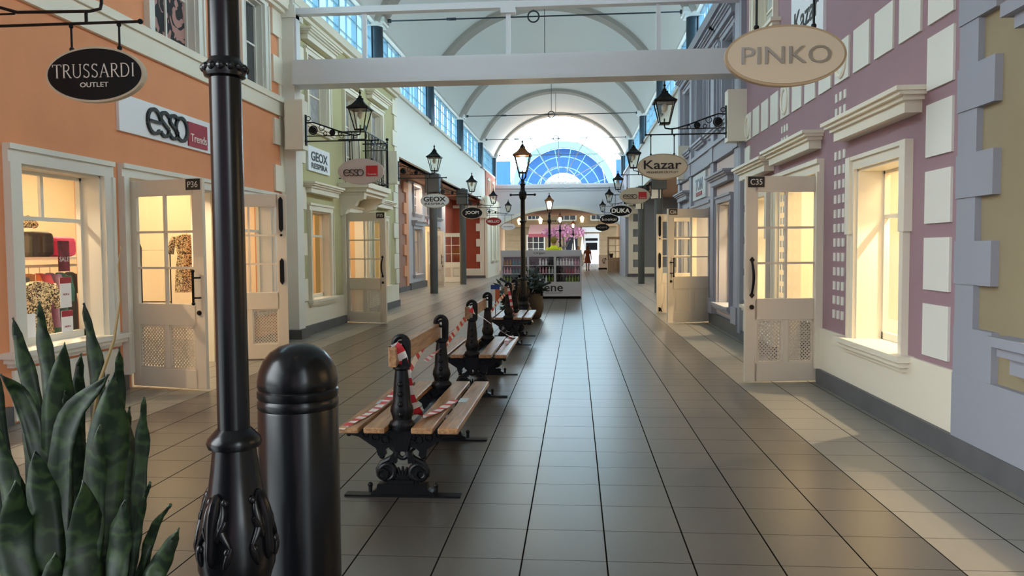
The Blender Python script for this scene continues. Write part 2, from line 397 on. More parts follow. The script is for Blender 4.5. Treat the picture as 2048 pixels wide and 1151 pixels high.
facade('wall_right', XR, -1, 5.62, 12.62, 0, 6.2, [M_win, M_door, M_w2, M_u, M_u2], mauve, 'mauve rendered shop front on the right with white squares')
facade('wall_right_khaki', XR, -1, -1.0, 5.62, 0, 6.2, [(2.6, 4.55, .95, 2.3)], khaki, 'khaki rendered wall with blue-grey quoins at far right')
K_win = (13.75, 14.95, .45, 2.3); K_door = (15.8, 17.9, 0, 2.28); K_w2 = (18.7, 19.8, .45, 2.3)
K_u = [(13.5, 14.5, 3.75, 5.2), (15.0, 15.9, 3.75, 5.2), (16.6, 17.5, 3.75, 5.2), (18.4, 19.4, 3.75, 5.2)]
facade('wall_right_lilac', KR, -1, 12.62, 20.4, 0, 5.9, [K_win, K_door, K_w2] + K_u, lilac, 'grey-lilac panelled shop front beyond the mauve one')
# fascias over the galleries
mb = MB().box(-5.2, -4.9, 20.5, 42.2, 4.08, 5.8); mb.box(-4.94, -4.84, 20.5, 47.1, 5.74, 5.84); mb.box(-4.93, -4.86, 20.5, 42.2, 4.06, 4.12)
struct('beam', mb, white, 'long plain white fascia above the left gallery', 'fascia')
mb = MB().box(2.87, 3.17, 20.4, 42.2, 4.15, 5.95); mb.box(2.81, 2.91, 20.4, 47.1, 5.89, 5.99); mb.box(2.83, 2.9, 20.4, 42.2, 4.12, 4.18)
struct('beam', mb, white, 'long plain white fascia above the right gallery', 'fascia')
# cornices on top of near buildings
mb = MB().box(-4.85, -4.68, 2, 12.72, 5.42, 5.6).box(-4.85, -4.74, 2, 12.72, 5.36, 5.42); struct('trim_1', mb, trimw, 'cream cornice along the top of the orange front', 'cornice')
mb = MB().box(-4.75, -4.60, 12.72, 20.5, 5.56, 5.72).box(-4.75, -4.67, 12.72, 20.5, 5.49, 5.56); struct('trim_2', mb, trimw, 'cream cornice along the top of the green front', 'cornice')
mb = MB().box(2.5, 2.7, 12.62, 20.4, 5.72, 5.92).box(2.58, 2.7, 12.62, 20.4, 5.62, 5.72); struct('trim_3', mb, lilac, 'grey moulded cornice along the top of the lilac front', 'cornice')

# gallery interiors (behind the fascias)
struct('ceiling_left_gallery', MB().box(-8.5, -5.0, 20.4, 42.2, 4.08, 4.2), mat('gallery_soffit', S(190, 150, 122), .8), 'tan soffit of the left gallery', 'ceiling')
struct('ceiling_right_gallery', MB().box(3.0, 6.2, 20.4, 42.2, 4.15, 4.27), mat('gallery_soffit', S(190, 150, 122), .8), 'tan soffit of the right gallery', 'ceiling')
struct('wall_left_gallery', MB().box(-6.5, -6.2, 20.5, 28.4, 0, 4.08), pinkbrown, 'pinkish brown wall at the back of the left gallery', 'wall')
GG = [(29.3, 30.6, .55, 2.3), (31.6, 35.2, 0, 2.5), (29.3, 30.6, 2.9, 3.9), (31.8, 33.0, 2.9, 3.9), (34.0, 35.2, 2.9, 3.9)]
facade('wall_left_gallery_grey', -6.15, 1, 28.4, 36.6, 0, 4.08, GG, mat('grey_shop_paint', S(172, 168, 172), .6), 'grey shop front at the back of the left gallery')
struct('wall_left_gallery_red', MB().box(-7.5, -4.75, 40.6, 40.9, 0, 4.08).box(-6.7, -6.4, 36.6, 40.6, 0, 4.08), brick_red, 'terracotta red wall closing the left gallery', 'wall')
mb = MB().box(-4.75, -4.6, 40.6, 47.1, 0, 4.3)
struct('wall_left_far', mb, trimw, 'cream shop front beyond the red gallery wall', 'wall')
struct('wall_left_far_upper', MB().box(-5.2, -4.85, 42.2, 47.1, 4.2, 5.78), mat('faded_brick', S(190, 120, 104), .8), 'pinkish brick upper wall below the far left windows', 'wall')
struct('wall_right_gallery', MB().box(5.6, 5.9, 20.4, 42, 0, 4.15), mat('pale_grey_paint', S(198, 194, 188), .7), 'pale wall at the back of the right gallery', 'wall')
struct('wall_right_gallery_end', MB().box(2.75, 5.9, 41.6, 41.9, 0, 4.15), mat('grey_render', S(128, 130, 134), .75), 'grey wall closing the right gallery', 'wall')
struct('wall_right_gallery_stub', MB().box(3.35, 5.6, 20.4, 20.65, 0, 4.15), shell_pink, 'beige side wall at the start of the right gallery', 'wall')
struct('wall_right_far', MB().box(2.6, 2.75, 41.6, 47.1, 0, 4.3).box(2.87, 3.2, 42.2, 47.1, 4.2, 5.95), bluegrey, 'pale blue-grey shop front at the far right', 'wall')
mb = MB()
for k in range(9):
    if k % 2: mb.box(2.76, 3.25, 41.55, 41.6, .5 + k * .4, .9 + k * .4)
    else: mb.box(2.76, 3.0, 41.55, 41.6, .5 + k * .4, .9 + k * .4)
mb.box(2.76, 5.6, 41.54, 41.6, .12, .5)
struct('trim_4', mb, trimw, 'pale quoins on the grey end wall of the right gallery', 'quoins')
mb = MB()
for k in range(9):
    mb.box(-4.78, -5.2 if k % 2 else -5.0, 40.54, 40.6, .45 + k * .4, .85 + k * .4)
mb.box(-7, -4.78, 40.53, 40.6, .12, .5).box(-7, -4.78, 40.5, 40.6, 3.65, 3.8)
struct('trim_5', mb, trimw, 'cream quoins and skirting on the red gallery wall', 'quoins')
mb = MB()
for k in range(10): mb.box(-6.2, -6.14, 28.4 - (.75 if k % 2 else .35), 28.42, .15 + k * .38, .53 + k * .38)
struct('trim_6', mb, terracotta, 'orange quoins on the pinkish brown gallery wall', 'quoins')
mb = MB().box(-6.2, -6.1, 20.5, 28.4, 0, .18).box(-7, -4.72, 40.48, 40.6, 0, .14).box(-6.15, -6.06, 28.4, 31.5, 0, .25).box(-6.15, -6.06, 35.3, 36.6, 0, .25)
struct('baseboard_left_gallery', mb, plinth, 'dark skirting along the left gallery walls', 'skirting')
struct('baseboard_right_gallery', MB().box(2.7, 5.6, 41.5, 41.6, 0, .16), plinth, 'dark skirting below the grey end wall on the right', 'skirting')

# vault
xc = (CL + CR) / 2; hw = (CR - CL) / 2; rise = ZC - ZS; RR = (hw * hw + rise * rise) / (2 * rise); zc = ZC - RR; amax = math.asin(hw / RR)
def archpts(rad, n=36, am=amax): return [(xc + rad * sin(-am + 2 * am * i / n), zc + rad * cos(-am + 2 * am * i / n)) for i in range(n + 1)]
def vault(y0, y1, ra, rb, am=amax):
    mb = MB(); A = archpts(ra, am=am); B = archpts(rb, am=am)
    poly = A + B[::-1]
    a = [mb.bm.verts.new((x, y0, z)) for x, z in poly]; b = [mb.bm.verts.new((x, y1, z)) for x, z in poly]; n = len(A)
    for i in range(len(poly)): mb._f([a[i], b[i], b[(i + 1) % len(poly)], a[(i + 1) % len(poly)]])
    for i in range(n - 1):
        for q in (a, b): mb._f([q[i], q[i + 1], q[-2 - i], q[-1 - i]])
    return mb
struct('ceiling', vault(-6, 47.2, RR, RR + .12), ceilm, 'white barrel vaulted plaster ceiling of the arcade', 'ceiling', smooth=True)
for i, y in enumerate(CY_):
    struct('beam', vault(y - .32, y + .32, RR - .14, RR + .02), ribm, ['nearest grey arched rib of the vault', 'second grey arched rib of the vault, at the second tie rod', 'third grey arched rib of the vault counted from the near end', 'fourth grey arched rib of the vault counted from the near end', 'grey arched rib last but one before the end window', 'grey arched rim around the end window'][i], 'ceiling rib', smooth=True)
mb = MB().box(-5.15, CL + .02, -6, 47.2, 7.05, 7.2).box(CR - .02, 3.12, -6, 47.2, 7.05, 7.2)
struct('trim_7', mb, ceilm, 'white eaves strip above the side windows', 'eaves')
# columns, capitals, gallery pillars
for s_, X in (('left', CL), ('right', CR)):
    for i, y in enumerate(CY_):
        zb = 5.7 if X < 0 else 5.85
        dx = -.02 if X < 0 else -.05
        t = thing('column', f'dark blue-grey round steel column between the {s_} upper windows, ' + ['nearest the viewer', 'second along', 'third along', 'fourth along', 'fifth along', 'beside the end window'][i], 'column', (X + dx, y, zb), kind='structure')
        MB().lathe([(.165, 0), (.165, 7.02 - zb)], seg=24).build('shaft', column, t, smooth=True)
        MB().box(-.27, .27, -.27, .27, 7.06 - zb, 7.18 - zb).box(-.22, .22, -.22, .22, 6.99 - zb, 7.06 - zb).build('capital', ceilm, t)
    for i, y in enumerate(CY_[2:4] if X < 0 else CY_[1:4]):
        if X > 0 and i == 0: continue
        px = X + (.07 if X < 0 else -.13)
        t = thing('pillar', f'dark grey round pillar carrying the {s_} fascia, ' + ('nearer of the two' if y < 30 else 'farther of the two'), 'pillar', (px, y, 0), kind='structure')
        MB().lathe([(.135, .0), (.135, 4.1)], seg=20).build('shaft', pillarm, t, smooth=True)
        MB().box(-.24, .24, -.2, .2, 3.42, 4.05).build('capital', pillarm, t, bevel=.02)
# tie rods, hangers
for i, y in enumerate(CY_):
    t = thing('tie_rod', ['thin dark tie rod with centre ring at the near end of the vault', 'thin dark tie rod with centre ring seen just above the white beam', 'thin dark tie rod with centre ring hidden behind the white beam', 'thin dark tie rod with centre ring below the white beam', 'thin dark tie rod crossing low in front of the bright end window', 'thin tie rod across the face of the end window'][i], 'tie rod', (xc, y, 7.14))
    z0 = 0
    MB().tube([(-hw + .35, 0, z0), (hw - .35, 0, z0)], .018).build('rod', rodm, t, smooth=True)
    mb = MB()
    for sg in (-1, 1): mb.tube([(sg * (hw - .36), 0, z0), (sg * (hw - .28), 0, z0)], .05)
    mb.tube([(-hw * .55, 0, z0), (-hw * .49, 0, z0)], .035); split(mb.build('end_socket', rodm, t, smooth=True))
    MB().torus((0, 0, z0), .135, .02).build('ring', rodm, t, smooth=True)
    MB().tube([(0, 0, .135), (0, 0, ZC - 7.14 - .1)], .011).build('hanger', rodm, t, smooth=True)

# clerestory windows
wn = [20]
def clerestory(X, s, y0, y1, z0, z1, label):
    wn[0] += 1
    t = thing(f'window_{wn[0]}', label, 'window', (X, (y0 + y1) / 2, z0), kind='structure')
    h = z1 - z0; L = y1 - y0; mb = MB(); n = 5; gx = -.03 * s
    mb.box(-.05, .05, -L / 2, L / 2, 0, .07).box(-.05, .05, -L / 2, L / 2, h - .07, h)
    for k in range(n + 1): yy = -L / 2 + L * k / n; mb.box(-.07, .05, yy - .035, yy + .035, 0, h)
    mb.build('window_frame', mull, t)
    mb = MB()
    for k in range(n): yy = -L / 2 + L * (k + .5) / n; mb.box(-.02, .02, yy - .008, yy + .008, 0, h)
    for zz in (h * .36, h * .70): mb.box(-.02, .02, -L / 2, L / 2, zz - .009, zz + .009)
    mb.build('muntin', mull, t)
    mb = MB(); mb.quad((0, -L / 2, 0), (0, L / 2, 0), (0, L / 2, h), (0, -L / 2, h)); mb.build('pane', MATS['roof_glass'], t)
ys = [5.4] + CY_
struct('wall_upper_blocker', MB().box(-5.15, -4.95, -6, 5.5, 5.5, 7.1).box(2.95, 3.12, -6, 5.5, 6.1, 7.1), white, 'unseen solid upper walls added near the viewer to cut daylight', 'wall')  # added out of view instead of windows, to darken the near end
struct('wall_back_blocker', MB().box(-5.2, 3.2, -6.2, -6, 0, 10), mauve, 'unseen end wall added behind the viewer to keep out light', 'wall')  # unseen blocker, added to stop sky light coming in from behind
for i, (a, b) in enumerate(zip(ys, ys[1:])):
    w_ = ['above the near shops', 'above the second pair of shops', 'beyond the second column', 'beyond the third column', 'beyond the fourth column', 'next to the end window'][i]
    clerestory(-5.05, 1, a + .16, b - .16, 5.75 if b > 13 else 5.6, 7.08, 'band of blue-tinted upper window panes on the left, ' + w_)
    clerestory(3.0, -1, a + .16, b - .16, 5.92 if b > 13 else 6.2, 7.08, 'band of blue-tinted upper window panes on the right, ' + w_)
# cross beam and frame above
BY = 12.6
mb = MB().box(-4.62, 2.64, BY, BY + .34, 4.24, 4.56).box(-4.62, 2.64, BY - .04, BY + .38, 4.19, 4.27).box(-4.62, 2.64, BY + .02, BY + .3, 4.56, 4.6)
struct('beam', mb, beamw, 'thick white beam spanning the arcade between the near buildings', 'beam')
mb = MB().box(-4.62, 2.64, BY + .1, BY + .26, 5.36, 5.46)
for x in (-3.45, -1.08, 1.32): mb.box(x - .035, x + .035, BY + .14, BY + .21, 4.6, 5.36)
mb.box(-1.2, -.96, BY + .1, BY + .26, 5.28, 5.36).box(-4.66, -4.58, BY + .1, BY + .26, 4.56, 5.46)
struct('beam', mb, beamw, 'slim white frame of upright struts standing on the cross beam', 'frame')
# corner pilasters holding the beam
mb = MB().box(-4.86, -4.62, 12.68, 12.98, .12, 5.6).box(-4.9, -4.58, 12.64, 13.0, 5.3, 5.5); struct('pillar', mb, white, 'white corner pilaster between the orange and green fronts', 'pilaster')
mb = MB().box(2.57, 2.66, 12.55, 12.72, .12, 6.2); struct('pillar', mb, bluegrey, 'pale corner pilaster between the mauve and lilac fronts', 'pilaster')

# ------------------------------------------------------------ end wall, lunette and what lies beyond
Y = 47.2
xa, xb, zs_, zp = -4.72, 2.7, 2.85, 3.9
hw2 = (xb - xa) / 2; xm = (xa + xb) / 2; rs2 = zp - zs_; R2 = (hw2 ** 2 + rs2 ** 2) / (2 * rs2); a2 = math.asin(hw2 / R2)
arcp = [(xm + R2 * sin(-a2 + 2 * a2 * i / 24), zp - R2 + R2 * cos(-a2 + 2 * a2 * i / 24)) for i in range(25)]
mb = MB()
for (x0, z0), (x1, z1) in zip(arcp, arcp[1:]): mb.prism([(x0, z0), (x1, z1), (x1, 5.15), (x0, 5.15)], 'xz', Y, Y + .5)
mb.box(-5.3, xa, Y, Y + .5, 0, 5.15).box(xb, 3.3, Y, Y + .5, 0, 5.15).box(-5.0, 3.0, Y - .12, Y + .1, 5.15, 5.32).box(-5, 3, Y - .04, Y, 4.98, 5.05)
struct('wall_end', mb, mat('end_wall_paint', S(206, 208, 214), .6), 'pale end wall with a wide shallow archway', 'wall')
mb = MB()
for (x0, z0), (x1, z1) in zip(arcp, arcp[1:]): mb.prism([(x0, z0), (x1, z1), (x1, z1 + .2), (x0, z0 + .2)], 'xz', Y - .06, Y)
struct('trim_8', mb, white, 'raised moulding around the far archway', 'moulding')
struct('ceiling_passage', MB().box(-6, 4, Y + .5, 58, 3.95, 4.15), mat('passage_soffit', S(190, 140, 104), .7), 'tan ceiling of the passage beyond the archway', 'ceiling')
t = thing('window_1', 'big bright fan-shaped glass window closing the end of the vault', 'window', (xc, Y, 5.32), kind='structure')
mb = MB(); H_ = ZC - 5.32
for a in (28, 59, 90, 121, 152):
    d = Vector((cos(R(a)), 0, sin(R(a)))); L = {28: 3.9, 59: 4.4, 90: H_ - .1, 121: 4.4, 152: 3.9}[a]
    zmax = H_ - .1; L = min(L, zmax / max(.01, sin(R(a))) * (1 if a == 90 else .93)); mb.bar((0, 0, 0), d * L, .045, .05, upv=(0, 1, 0))
for r_ in (1.1, 2.75): mb.torus((0, 0, 0), r_, .022, a0=0, a1=pi, seg=28)
mb.box(-hw, hw, -.05, .05, -.02, .08).box(-hw, -hw + .12, -.06, .06, 0, 1.7).box(hw - .12, hw, -.06, .06, 0, 1.7)
mb.build('window_frame', beamw, t)
mb = MB(); mb._f([mb.bm.verts.new((x - xc, 0.02, z - 5.32)) for x, z in [(CL, 5.32)] + archpts(RR) + [(CR, 5.32)]]); mb.build('pane', MATS['end_glass'], t)
# second hall beyond: gable with rimmed arch
Y2 = 60.0
cyan = mat('gable_rim', S(120, 178, 198), .5); gblue = mat('gable_blue', S(50, 104, 170), .6)
mb = MB()
ra, zb2 = 4.08, 5.62; x2 = -.98
outer = [(x2 + ra * cos(R(180 - 180 * i / 32)), zb2 + ra * sin(R(180 - 180 * i / 32))) for i in range(33)]
inner = [(x2 + (ra - .5) * cos(R(180 - 180 * i / 32)), zb2 + (ra - .5) * sin(R(180 - 180 * i / 32))) for i in range(33)]
for i in range(32): mb.prism([outer[i], outer[i + 1], inner[i + 1], inner[i]], 'xz', Y2, Y2 + .4)
struct('trim_9', mb, cyan, 'pale cyan arched rim of the gable beyond the end window', 'arch rim')
mb = MB(); mb.box(-7.5, x2 - ra + .05, Y2 + .1, Y2 + .3, 4, 8.25).box(x2 + ra - .05, 5.5, Y2 + .1, Y2 + .3, 4, 8.25)
struct('wall_gable', mb, gblue, 'blue ribbed wall seen low through the end window', 'wall')
mb = MB()
for i in range(32):
    a, b = inner[i], inner[i + 1]; k = .48
    mb.prism([a, b, (x2 + (b[0] - x2) * k, zb2 + (b[1] - zb2) * k), (x2 + (a[0] - x2) * k, zb2 + (a[1] - zb2) * k)], 'xz', Y2 + .5, Y2 + .6)
struct('wall_gable_inner', mb, gblue, 'blue arched band inside the pale gable rim', 'wall')
mb = MB()
for a in range(20, 180, 20): mb.bar((x2 + .6 * cos(R(a)), Y2 + .1, zb2 + .6 * sin(R(a))), (x2 + (ra - .5) * cos(R(a)), Y2 + .1, zb2 + (ra - .5) * sin(R(a))), .045, .045, upv=(0, 1, 0))
for r_ in (1.4, 2.1, 2.9): mb.torus((x2, Y2 + .1, zb2), r_, .035, a0=0, a1=pi, seg=28)
struct('trim_10', mb, cyan, 'white fan of glazing bars inside the pale gable rim', 'glazing bars')

# passage sides and courtyard
struct('wall_passage_left', MB().box(-5.6, -5.3, 47.7, 58, 0, 3.95), mat('passage_wall', S(196, 160, 118), .7), 'tan side wall of the passage on the left', 'wall')
struct('wall_passage_right', MB().box(3.0, 3.3, 47.7, 58, 0, 3.95), MATS['passage_wall'], 'tan side wall of the passage on the right', 'wall')
YC = 78.0
mb = MB(); mb.box(-12, 9, YC, YC + .5, 0, 7.4)
for k in range(14): mb.box(-12, 9, YC - .03, YC, .5 + k * .62, .5 + k * .62 + .56) if k < 5 else None
mb.box(-12, 9, YC - .3, YC, 3.7, 3.95)
struct('wall_courtyard', mb, stonec, 'sandy stone house front far off behind the archway', 'wall')
for k, (x, z0, z1, w_, lab) in enumerate([(-4.2, 4.5, 6.2, 1.1, 'far dark upper window of the stone house, leftmost'), (-.9, 4.4, 6.4, 1.7, 'far dark upper window of the stone house above the blossom'), (2.2, 4.4, 6.3, 1.3, 'far dark upper window of the stone house on the right'), (-4.0, .9, 2.8, 1.6, 'far dark ground floor window of the stone house behind the kiosk')]):
    t = thing(f'window_{11 + k}', lab, 'window', (x, YC - .04, z0), kind='structure'); h = z1 - z0
    MB().box(-w_ / 2, w_ / 2, 0, .04, 0, h).build('pane', dkwin, t)
    mb = MB().box(-w_ / 2 - .12, -w_ / 2, -.08, .04, -.1, h + .1).box(w_ / 2, w_ / 2 + .12, -.08, .04, -.1, h + .1).box(-w_ / 2, w_ / 2, -.08, .04, h, h + .12).box(-w_ / 2, w_ / 2, -.08, .04, -.12, 0)
    for f in (1 / 3, 2 / 3): mb.box(-w_ / 2 + w_ * f - .03, -w_ / 2 + w_ * f + .03, -.04, .0, 0, h).box(-w_ / 2, w_ / 2, -.04, 0, h * f - .03, h * f + .03)
    mb.build('window_frame', white, t)
struct('ceiling_courtyard', MB().box(-14, 12, 61.5, 79, 6.6, 6.75), mat('courtyard_soffit', S(200, 190, 170), .8), 'pale ceiling over the far courtyard', 'ceiling')
t = thing('door_1', 'far white doorway with black sign strips in the stone house', 'door', (1.55, YC - .06, 0), kind='structure')
MB().box(-.75, .75, 0, .05, 0, 3.0).build('door_panel', signwhite, t); MB().box(-.6, .6, -.05, 0, 2.3, 2.55).box(-.55, .55, -.05, 0, 1.4, 2.1).build('sign_strip', signblack, t)
tag(MB().box(.6, 2.5, YC - .15, YC - .05, 3.15, 3.65).build('wall_sign', signwhite), 'far white name board above the white doorway', 'sign')
tag(MB().box(-.95, .15, YC - 3.5, YC - 3.3, 0, 2.6).build('menu_board', mat('board_dark', S(24, 28, 40), .4)), 'far black rounded board standing beside the blossom tree', 'board')

# ------------------------------------------------------------ shop rooms and their lamps
def room(name, x0, x1, y0, y1, z1, mt, label, open_x, pw=60, lights=2, colr=(1, .72, .40), lx=None, plat=0):
    mb = MB(); a, b = min(x0, x1), max(x0, x1)
    if open_x != a: mb.box(a - .1, a, y0, y1, 0, z1)
    if open_x != b: mb.box(b, b + .1, y0, y1, 0, z1)
    mb.box(a, b, y0 - .1, y0, 0, z1).box(a, b, y1, y1 + .1, 0, z1).box(a, b, y0 - .1, y1 + .1, z1, z1 + .1)
    struct(name, mb, mt, label, 'room')
    if plat: mb = MB().box(a, b, y0, y1, plat - .04, plat); struct('floor_display', mb, mt, 'cream display floor inside ' + label, 'floor')
    for k in range(lights):
        l = bpy.data.lights.new('ceiling_lamp', 'AREA'); l.shape = 'RECTANGLE'; l.size = abs(x1 - x0) * .5; l.size_y = (y1 - y0) / lights * .6; l.energy = pw / lights; l.color = colr
        o = bpy.data.objects.new('ceiling_lamp', l); COL.objects.link(o); o.location = ((x0 + x1) / 2 if lx is None else lx, y0 + (y1 - y0) * (k + .5) / lights, z1 - .05)
def spot(loc, to, e, col=(1, .78, .5), ang=70, blend=.3, size=.04):
    l = bpy.data.lights.new('shop_spotlight', 'SPOT'); l.energy = e; l.color = col; l.spot_size = R(ang); l.spot_blend = blend; l.shadow_soft_size = size
    o = bpy.data.objects.new('shop_spotlight', l); COL.objects.link(o); o.location = loc
    o.rotation_euler = (Vector(to) - Vector(loc)).to_track_quat('-Z', 'Y').to_euler()
room('wall_room_1', -5.13, -8.4, 5.0, 12.6, 3.0, warmwall, 'warm cream room of the orange shop', -5.13, pw=150, lights=3)
room('wall_room_2', -5.03, -7.6, 13.0, 20.3, 3.0, shopwood, 'warm beige room of the green shop', -5.03, pw=110, lights=2)
room('wall_room_3', 2.93, 3.95, 5.75, 12.5, 2.6, warmwall, 'bright cream display room of the mauve shop', 2.93, pw=80, lights=3, colr=(1, .77, .45), plat=.56)
room('wall_room_4', 2.96, 4.4, 12.8, 20.2, 2.7, warmwall, 'bright cream display room of the lilac shop', 2.96, pw=170, lights=3, colr=(1, .76, .44), plat=.4)
room('wall_room_5', -6.43, -8.2, 28.6, 36.4, 2.8, warmwall, 'warm lit room of the grey shop in the left gallery', -6.43, pw=120, lights=2)
room('wall_room_6', 2.93, 3.95, 1.9, 5.5, 2.6, warmwall, 'warm lit room of the khaki shop', 2.93, pw=70, lights=1)
# spots in the shop windows that spill onto the floor
spot((3.45, 7.2, 2.5), (2.1, 6.9, 0), 260, ang=62, size=.02)
spot((3.45, 11.5, 2.5), (2.1, 11.2, 0), 180, ang=62, size=.02)
spot((3.45, 3.7, 2.5), (2.1, 3.7, 0), 260, ang=62, size=.02)
spot((3.5, 9.6, 2.5), (1.8, 9.4, 0), 60, ang=62, size=.02)
spot((3.5, 14.4, 2.6), (2.1, 14.0, 0), 240, ang=62, size=.02)
spot((-6.2, 9.2, 2.8), (-3.4, 8.6, 0), 260, ang=90)
spot((-6.0, 7.1, 2.8), (-3.6, 6.6, 0), 160, ang=62, size=.02)
spot((-6.2, 16.6, 2.8), (-3.6, 16.3, 0), 120, ang=90)

for X_, z_, tx_ in ((-4.7, 5.88, .25), (2.62, 6.02, -.25)):        # added fill lights above the cornices, to brighten the vault
    for k in range(5):
        l = bpy.data.lights.new('added_vault_fill', 'AREA'); l.shape = 'RECTANGLE'; l.size = .1; l.size_y = 6.5; l.energy = VAULT_FILL; l.color = (.66, .88, 1)
        o = bpy.data.objects.new('added_vault_fill', l); COL.objects.link(o); o.location = (X_, 12.5 + 7 * k, z_); o.rotation_euler = (Vector((tx_, 0, 1))).to_track_quat('-Z', 'Y').to_euler(); o.rotation_euler = (pi, tx_, 0)
for X_, s__ in ((-5.6, 1), (3.7, 1)):  # added warm fill under both soffits, to lift the dark galleries
    for k in range(3):
        l = bpy.data.lights.new('added_gallery_fill', 'AREA'); l.shape = 'DISK'; l.size = .5; l.energy = 55; l.color = (1, .80, .58)
        o = bpy.data.objects.new('added_gallery_fill', l); COL.objects.link(o); o.location = (X_, 23.5 + 6.6 * k, 4.04)
for k in range(2):
    l = bpy.data.lights.new('passage_lamp', 'AREA'); l.shape = 'DISK'; l.size = 1.0; l.energy = 60; l.color = (1, .76, .5)
    o = bpy.data.objects.new('passage_lamp', l); COL.objects.link(o); o.location = (-1, 50 + 5 * k, 3.9)
# ------------------------------------------------------------ trims of the shop fronts (bands, bases, quoins)
mb = MB().box(XL, XL + .045, 2, 12.68, 3.68, 3.97).box(XL, XL + .075, 2, 12.7, 3.9, 3.99)
struct('trim_11', mb, trimw, 'wide white band across the orange front under the upper windows', 'band')
mb = MB().box(XL, XL + .05, 2, 6.25, 0, .16).box(XL, XL + .05, 7.86, 7.98, 0, .16).box(XL - .28, XL + .06, 10.12, 10.3, 0, .16).box(XL, XL + .06, 10.3, 12.68, 0, .16).box(GL, GL + .07, 12.98, 15.62, 0, .16).box(GL, GL + .07, 17.6, 20.5, 0, .16).box(-4.9, -4.56, 12.62, 13.02, 0, .16)
struct('baseboard_left', mb, plinth, 'grey stone skirting along the left shop fronts', 'skirting')
mb = MB().box(XR, XR - .06, -1, 8.66, 0, .16).box(XR, XR - .06, 10.55, 12.62, 0, .16).box(KR, KR - .06, 12.6, 15.7, 0, .22).box(KR, KR - .06, 18.0, 20.4, 0, .22)
struct('baseboard_right', mb, plinth, 'grey stone skirting along the right shop fronts', 'skirting')
mb = MB().box(XR, XR - .025, 5.6, 8.64, .16, .6).box(XR, XR - .025, 10.6, 12.6, .16, .6)
struct('trim_12', mb, trimw, 'white dado at the foot of the mauve wall', 'dado')
mb = MB().box(GL, GL + .03, 12.98, 15.62, .16, .58).box(GL, GL + .03, 17.6, 20.5, .16, .58)
struct('trim_13', mb, trimw, 'cream dado at the foot of the green wall', 'dado')
mb = MB().box(XL, XL + .03, 6.3, 7.85, .02, .46)
struct('trim_14', mb, white, 'white apron panel under the clothes shop window', 'panel')
# orange front quoins
mb = MB()
for k, z in enumerate([.2, .95, 1.7, 2.45, 3.2, 4.2, 4.95]): mb.box(XL, XL + .04, 12.28, 12.7, z, z + .42)
mb.box(XL, XL + .03, 12.56, 12.7, .16, 5.4)
struct('trim_15', mb, trimw, 'white quoins at the far corner of the orange front', 'quoins')
mb = MB()
for k in range(13):
    w_ = .42 if k % 2 == 0 else .26
    mb.box(GL, GL + .045, 12.98, 12.98 + w_, .6 + k * .4, .985 + k * .4)
for k in range(12):
    mb.box(GL, GL + .045, 20.5 - (.5 if k % 2 else .32), 20.52, .6 + k * .4, .985 + k * .4)
mb.box(GL - .1, GL + .02, 20.5, 20.56, .16, 5.4)
struct('trim_16', mb, trimw, 'cream quoins at both ends of the green front', 'quoins')
# mauve wall: squares, frieze, small dots
mb = MB(); ov = MB(); mb2 = MB()
for k in range(13):
    y0 = 5.77 + .53 * k
    mb.box(XR, XR - .018, y0, y0 + .4, 3.12, 3.52)
    if k in (4, 8, 12): ov.torus((XR - .02, y0 + .2, 3.32), .135, .022, axis='x', seg=24)
for v in ov.bm.verts: v.co.z = 3.32 + (v.co.z - 3.32) * 1.15
for k in range(5): mb.box(XR, XR - .018, 5.76, 6.17, .65 + .496 * k, 1.04 + .496 * k)
for k in range(5): mb.box(XR, XR - .018, 5.76, 6.17, 3.75 + .496 * k, 4.14 + .496 * k)
for k in range(5): mb.box(XR, XR - .018, 12.2, 12.56, .65 + .496 * k, 1.04 + .496 * k)
struct('trim_17', mb, white, 'white painted squares and frieze blocks on the mauve wall', 'wall blocks')
struct('trim_18', ov, trimw, 'raised oval rings on three frieze blocks of the mauve wall', 'ornament', smooth=True)
for y0, zt in ((7.93, 3.02), (10.03, 3.02)):
    for r_ in range(16):
        z = zt - r_ * .146
        if 2.50 < z < 2.74: continue
        for c in range(3): mb2.box(XR, XR - .012, y0 + .04 + c * .125, y0 + .04 + c * .125 + .062, z - .085, z)
struct('trim_19', mb2, white, 'two triple columns of small white dashes on the mauve wall', 'wall blocks')
mb = MB().box(XR, XR - .16, 5.7, 6.35, 3.62, 3.7).box(XR, XR - .12, 5.75, 6.3, 3.56, 3.62).box(XR, XR - .1, 5.85, 6.1, 3.44, 3.56)
struct('trim_20', mb, trimw, 'small cream bracketed ledge high on the mauve wall', 'ledge')
# blue-grey quoins on khaki wall
mb = MB()
mb.box(XR, XR - .05, -1, 5.62, .16, .6).box(XR, XR - .045, 5.12, 5.62, .6, .925)
for k in range(10):
    z0 = .925 + k * .2915; wide = k % 2 == 1
    z0 = .925 + k * .29; mb.box(XR, XR - (.05 if wide else .04), 5.14 if wide else 5.37, 5.62, z0, z0 + .29)
mb.box(XR, XR - .05, 5.0, 5.62, 3.83, 4.4)
struct('trim_21', mb, bluegrey, 'blue-grey stepped quoins and base on the khaki wall', 'quoins')
mb = MB().box(XR, XR - .14, 2.4, 5.0, .86, .92).box(XR, XR - .1, 2.45, 4.95, .8, .86).box(XR, XR - .06, 2.5, 4.88, .7, .8).box(XR, XR - .14, 2.4, 4.92, 2.82, 2.9).box(XR, XR - .09, 2.46, 4.86, 2.74, 2.82)
struct('trim_22', mb, bluegrey, 'blue-grey window ledge and hood at the far right edge', 'ledge')
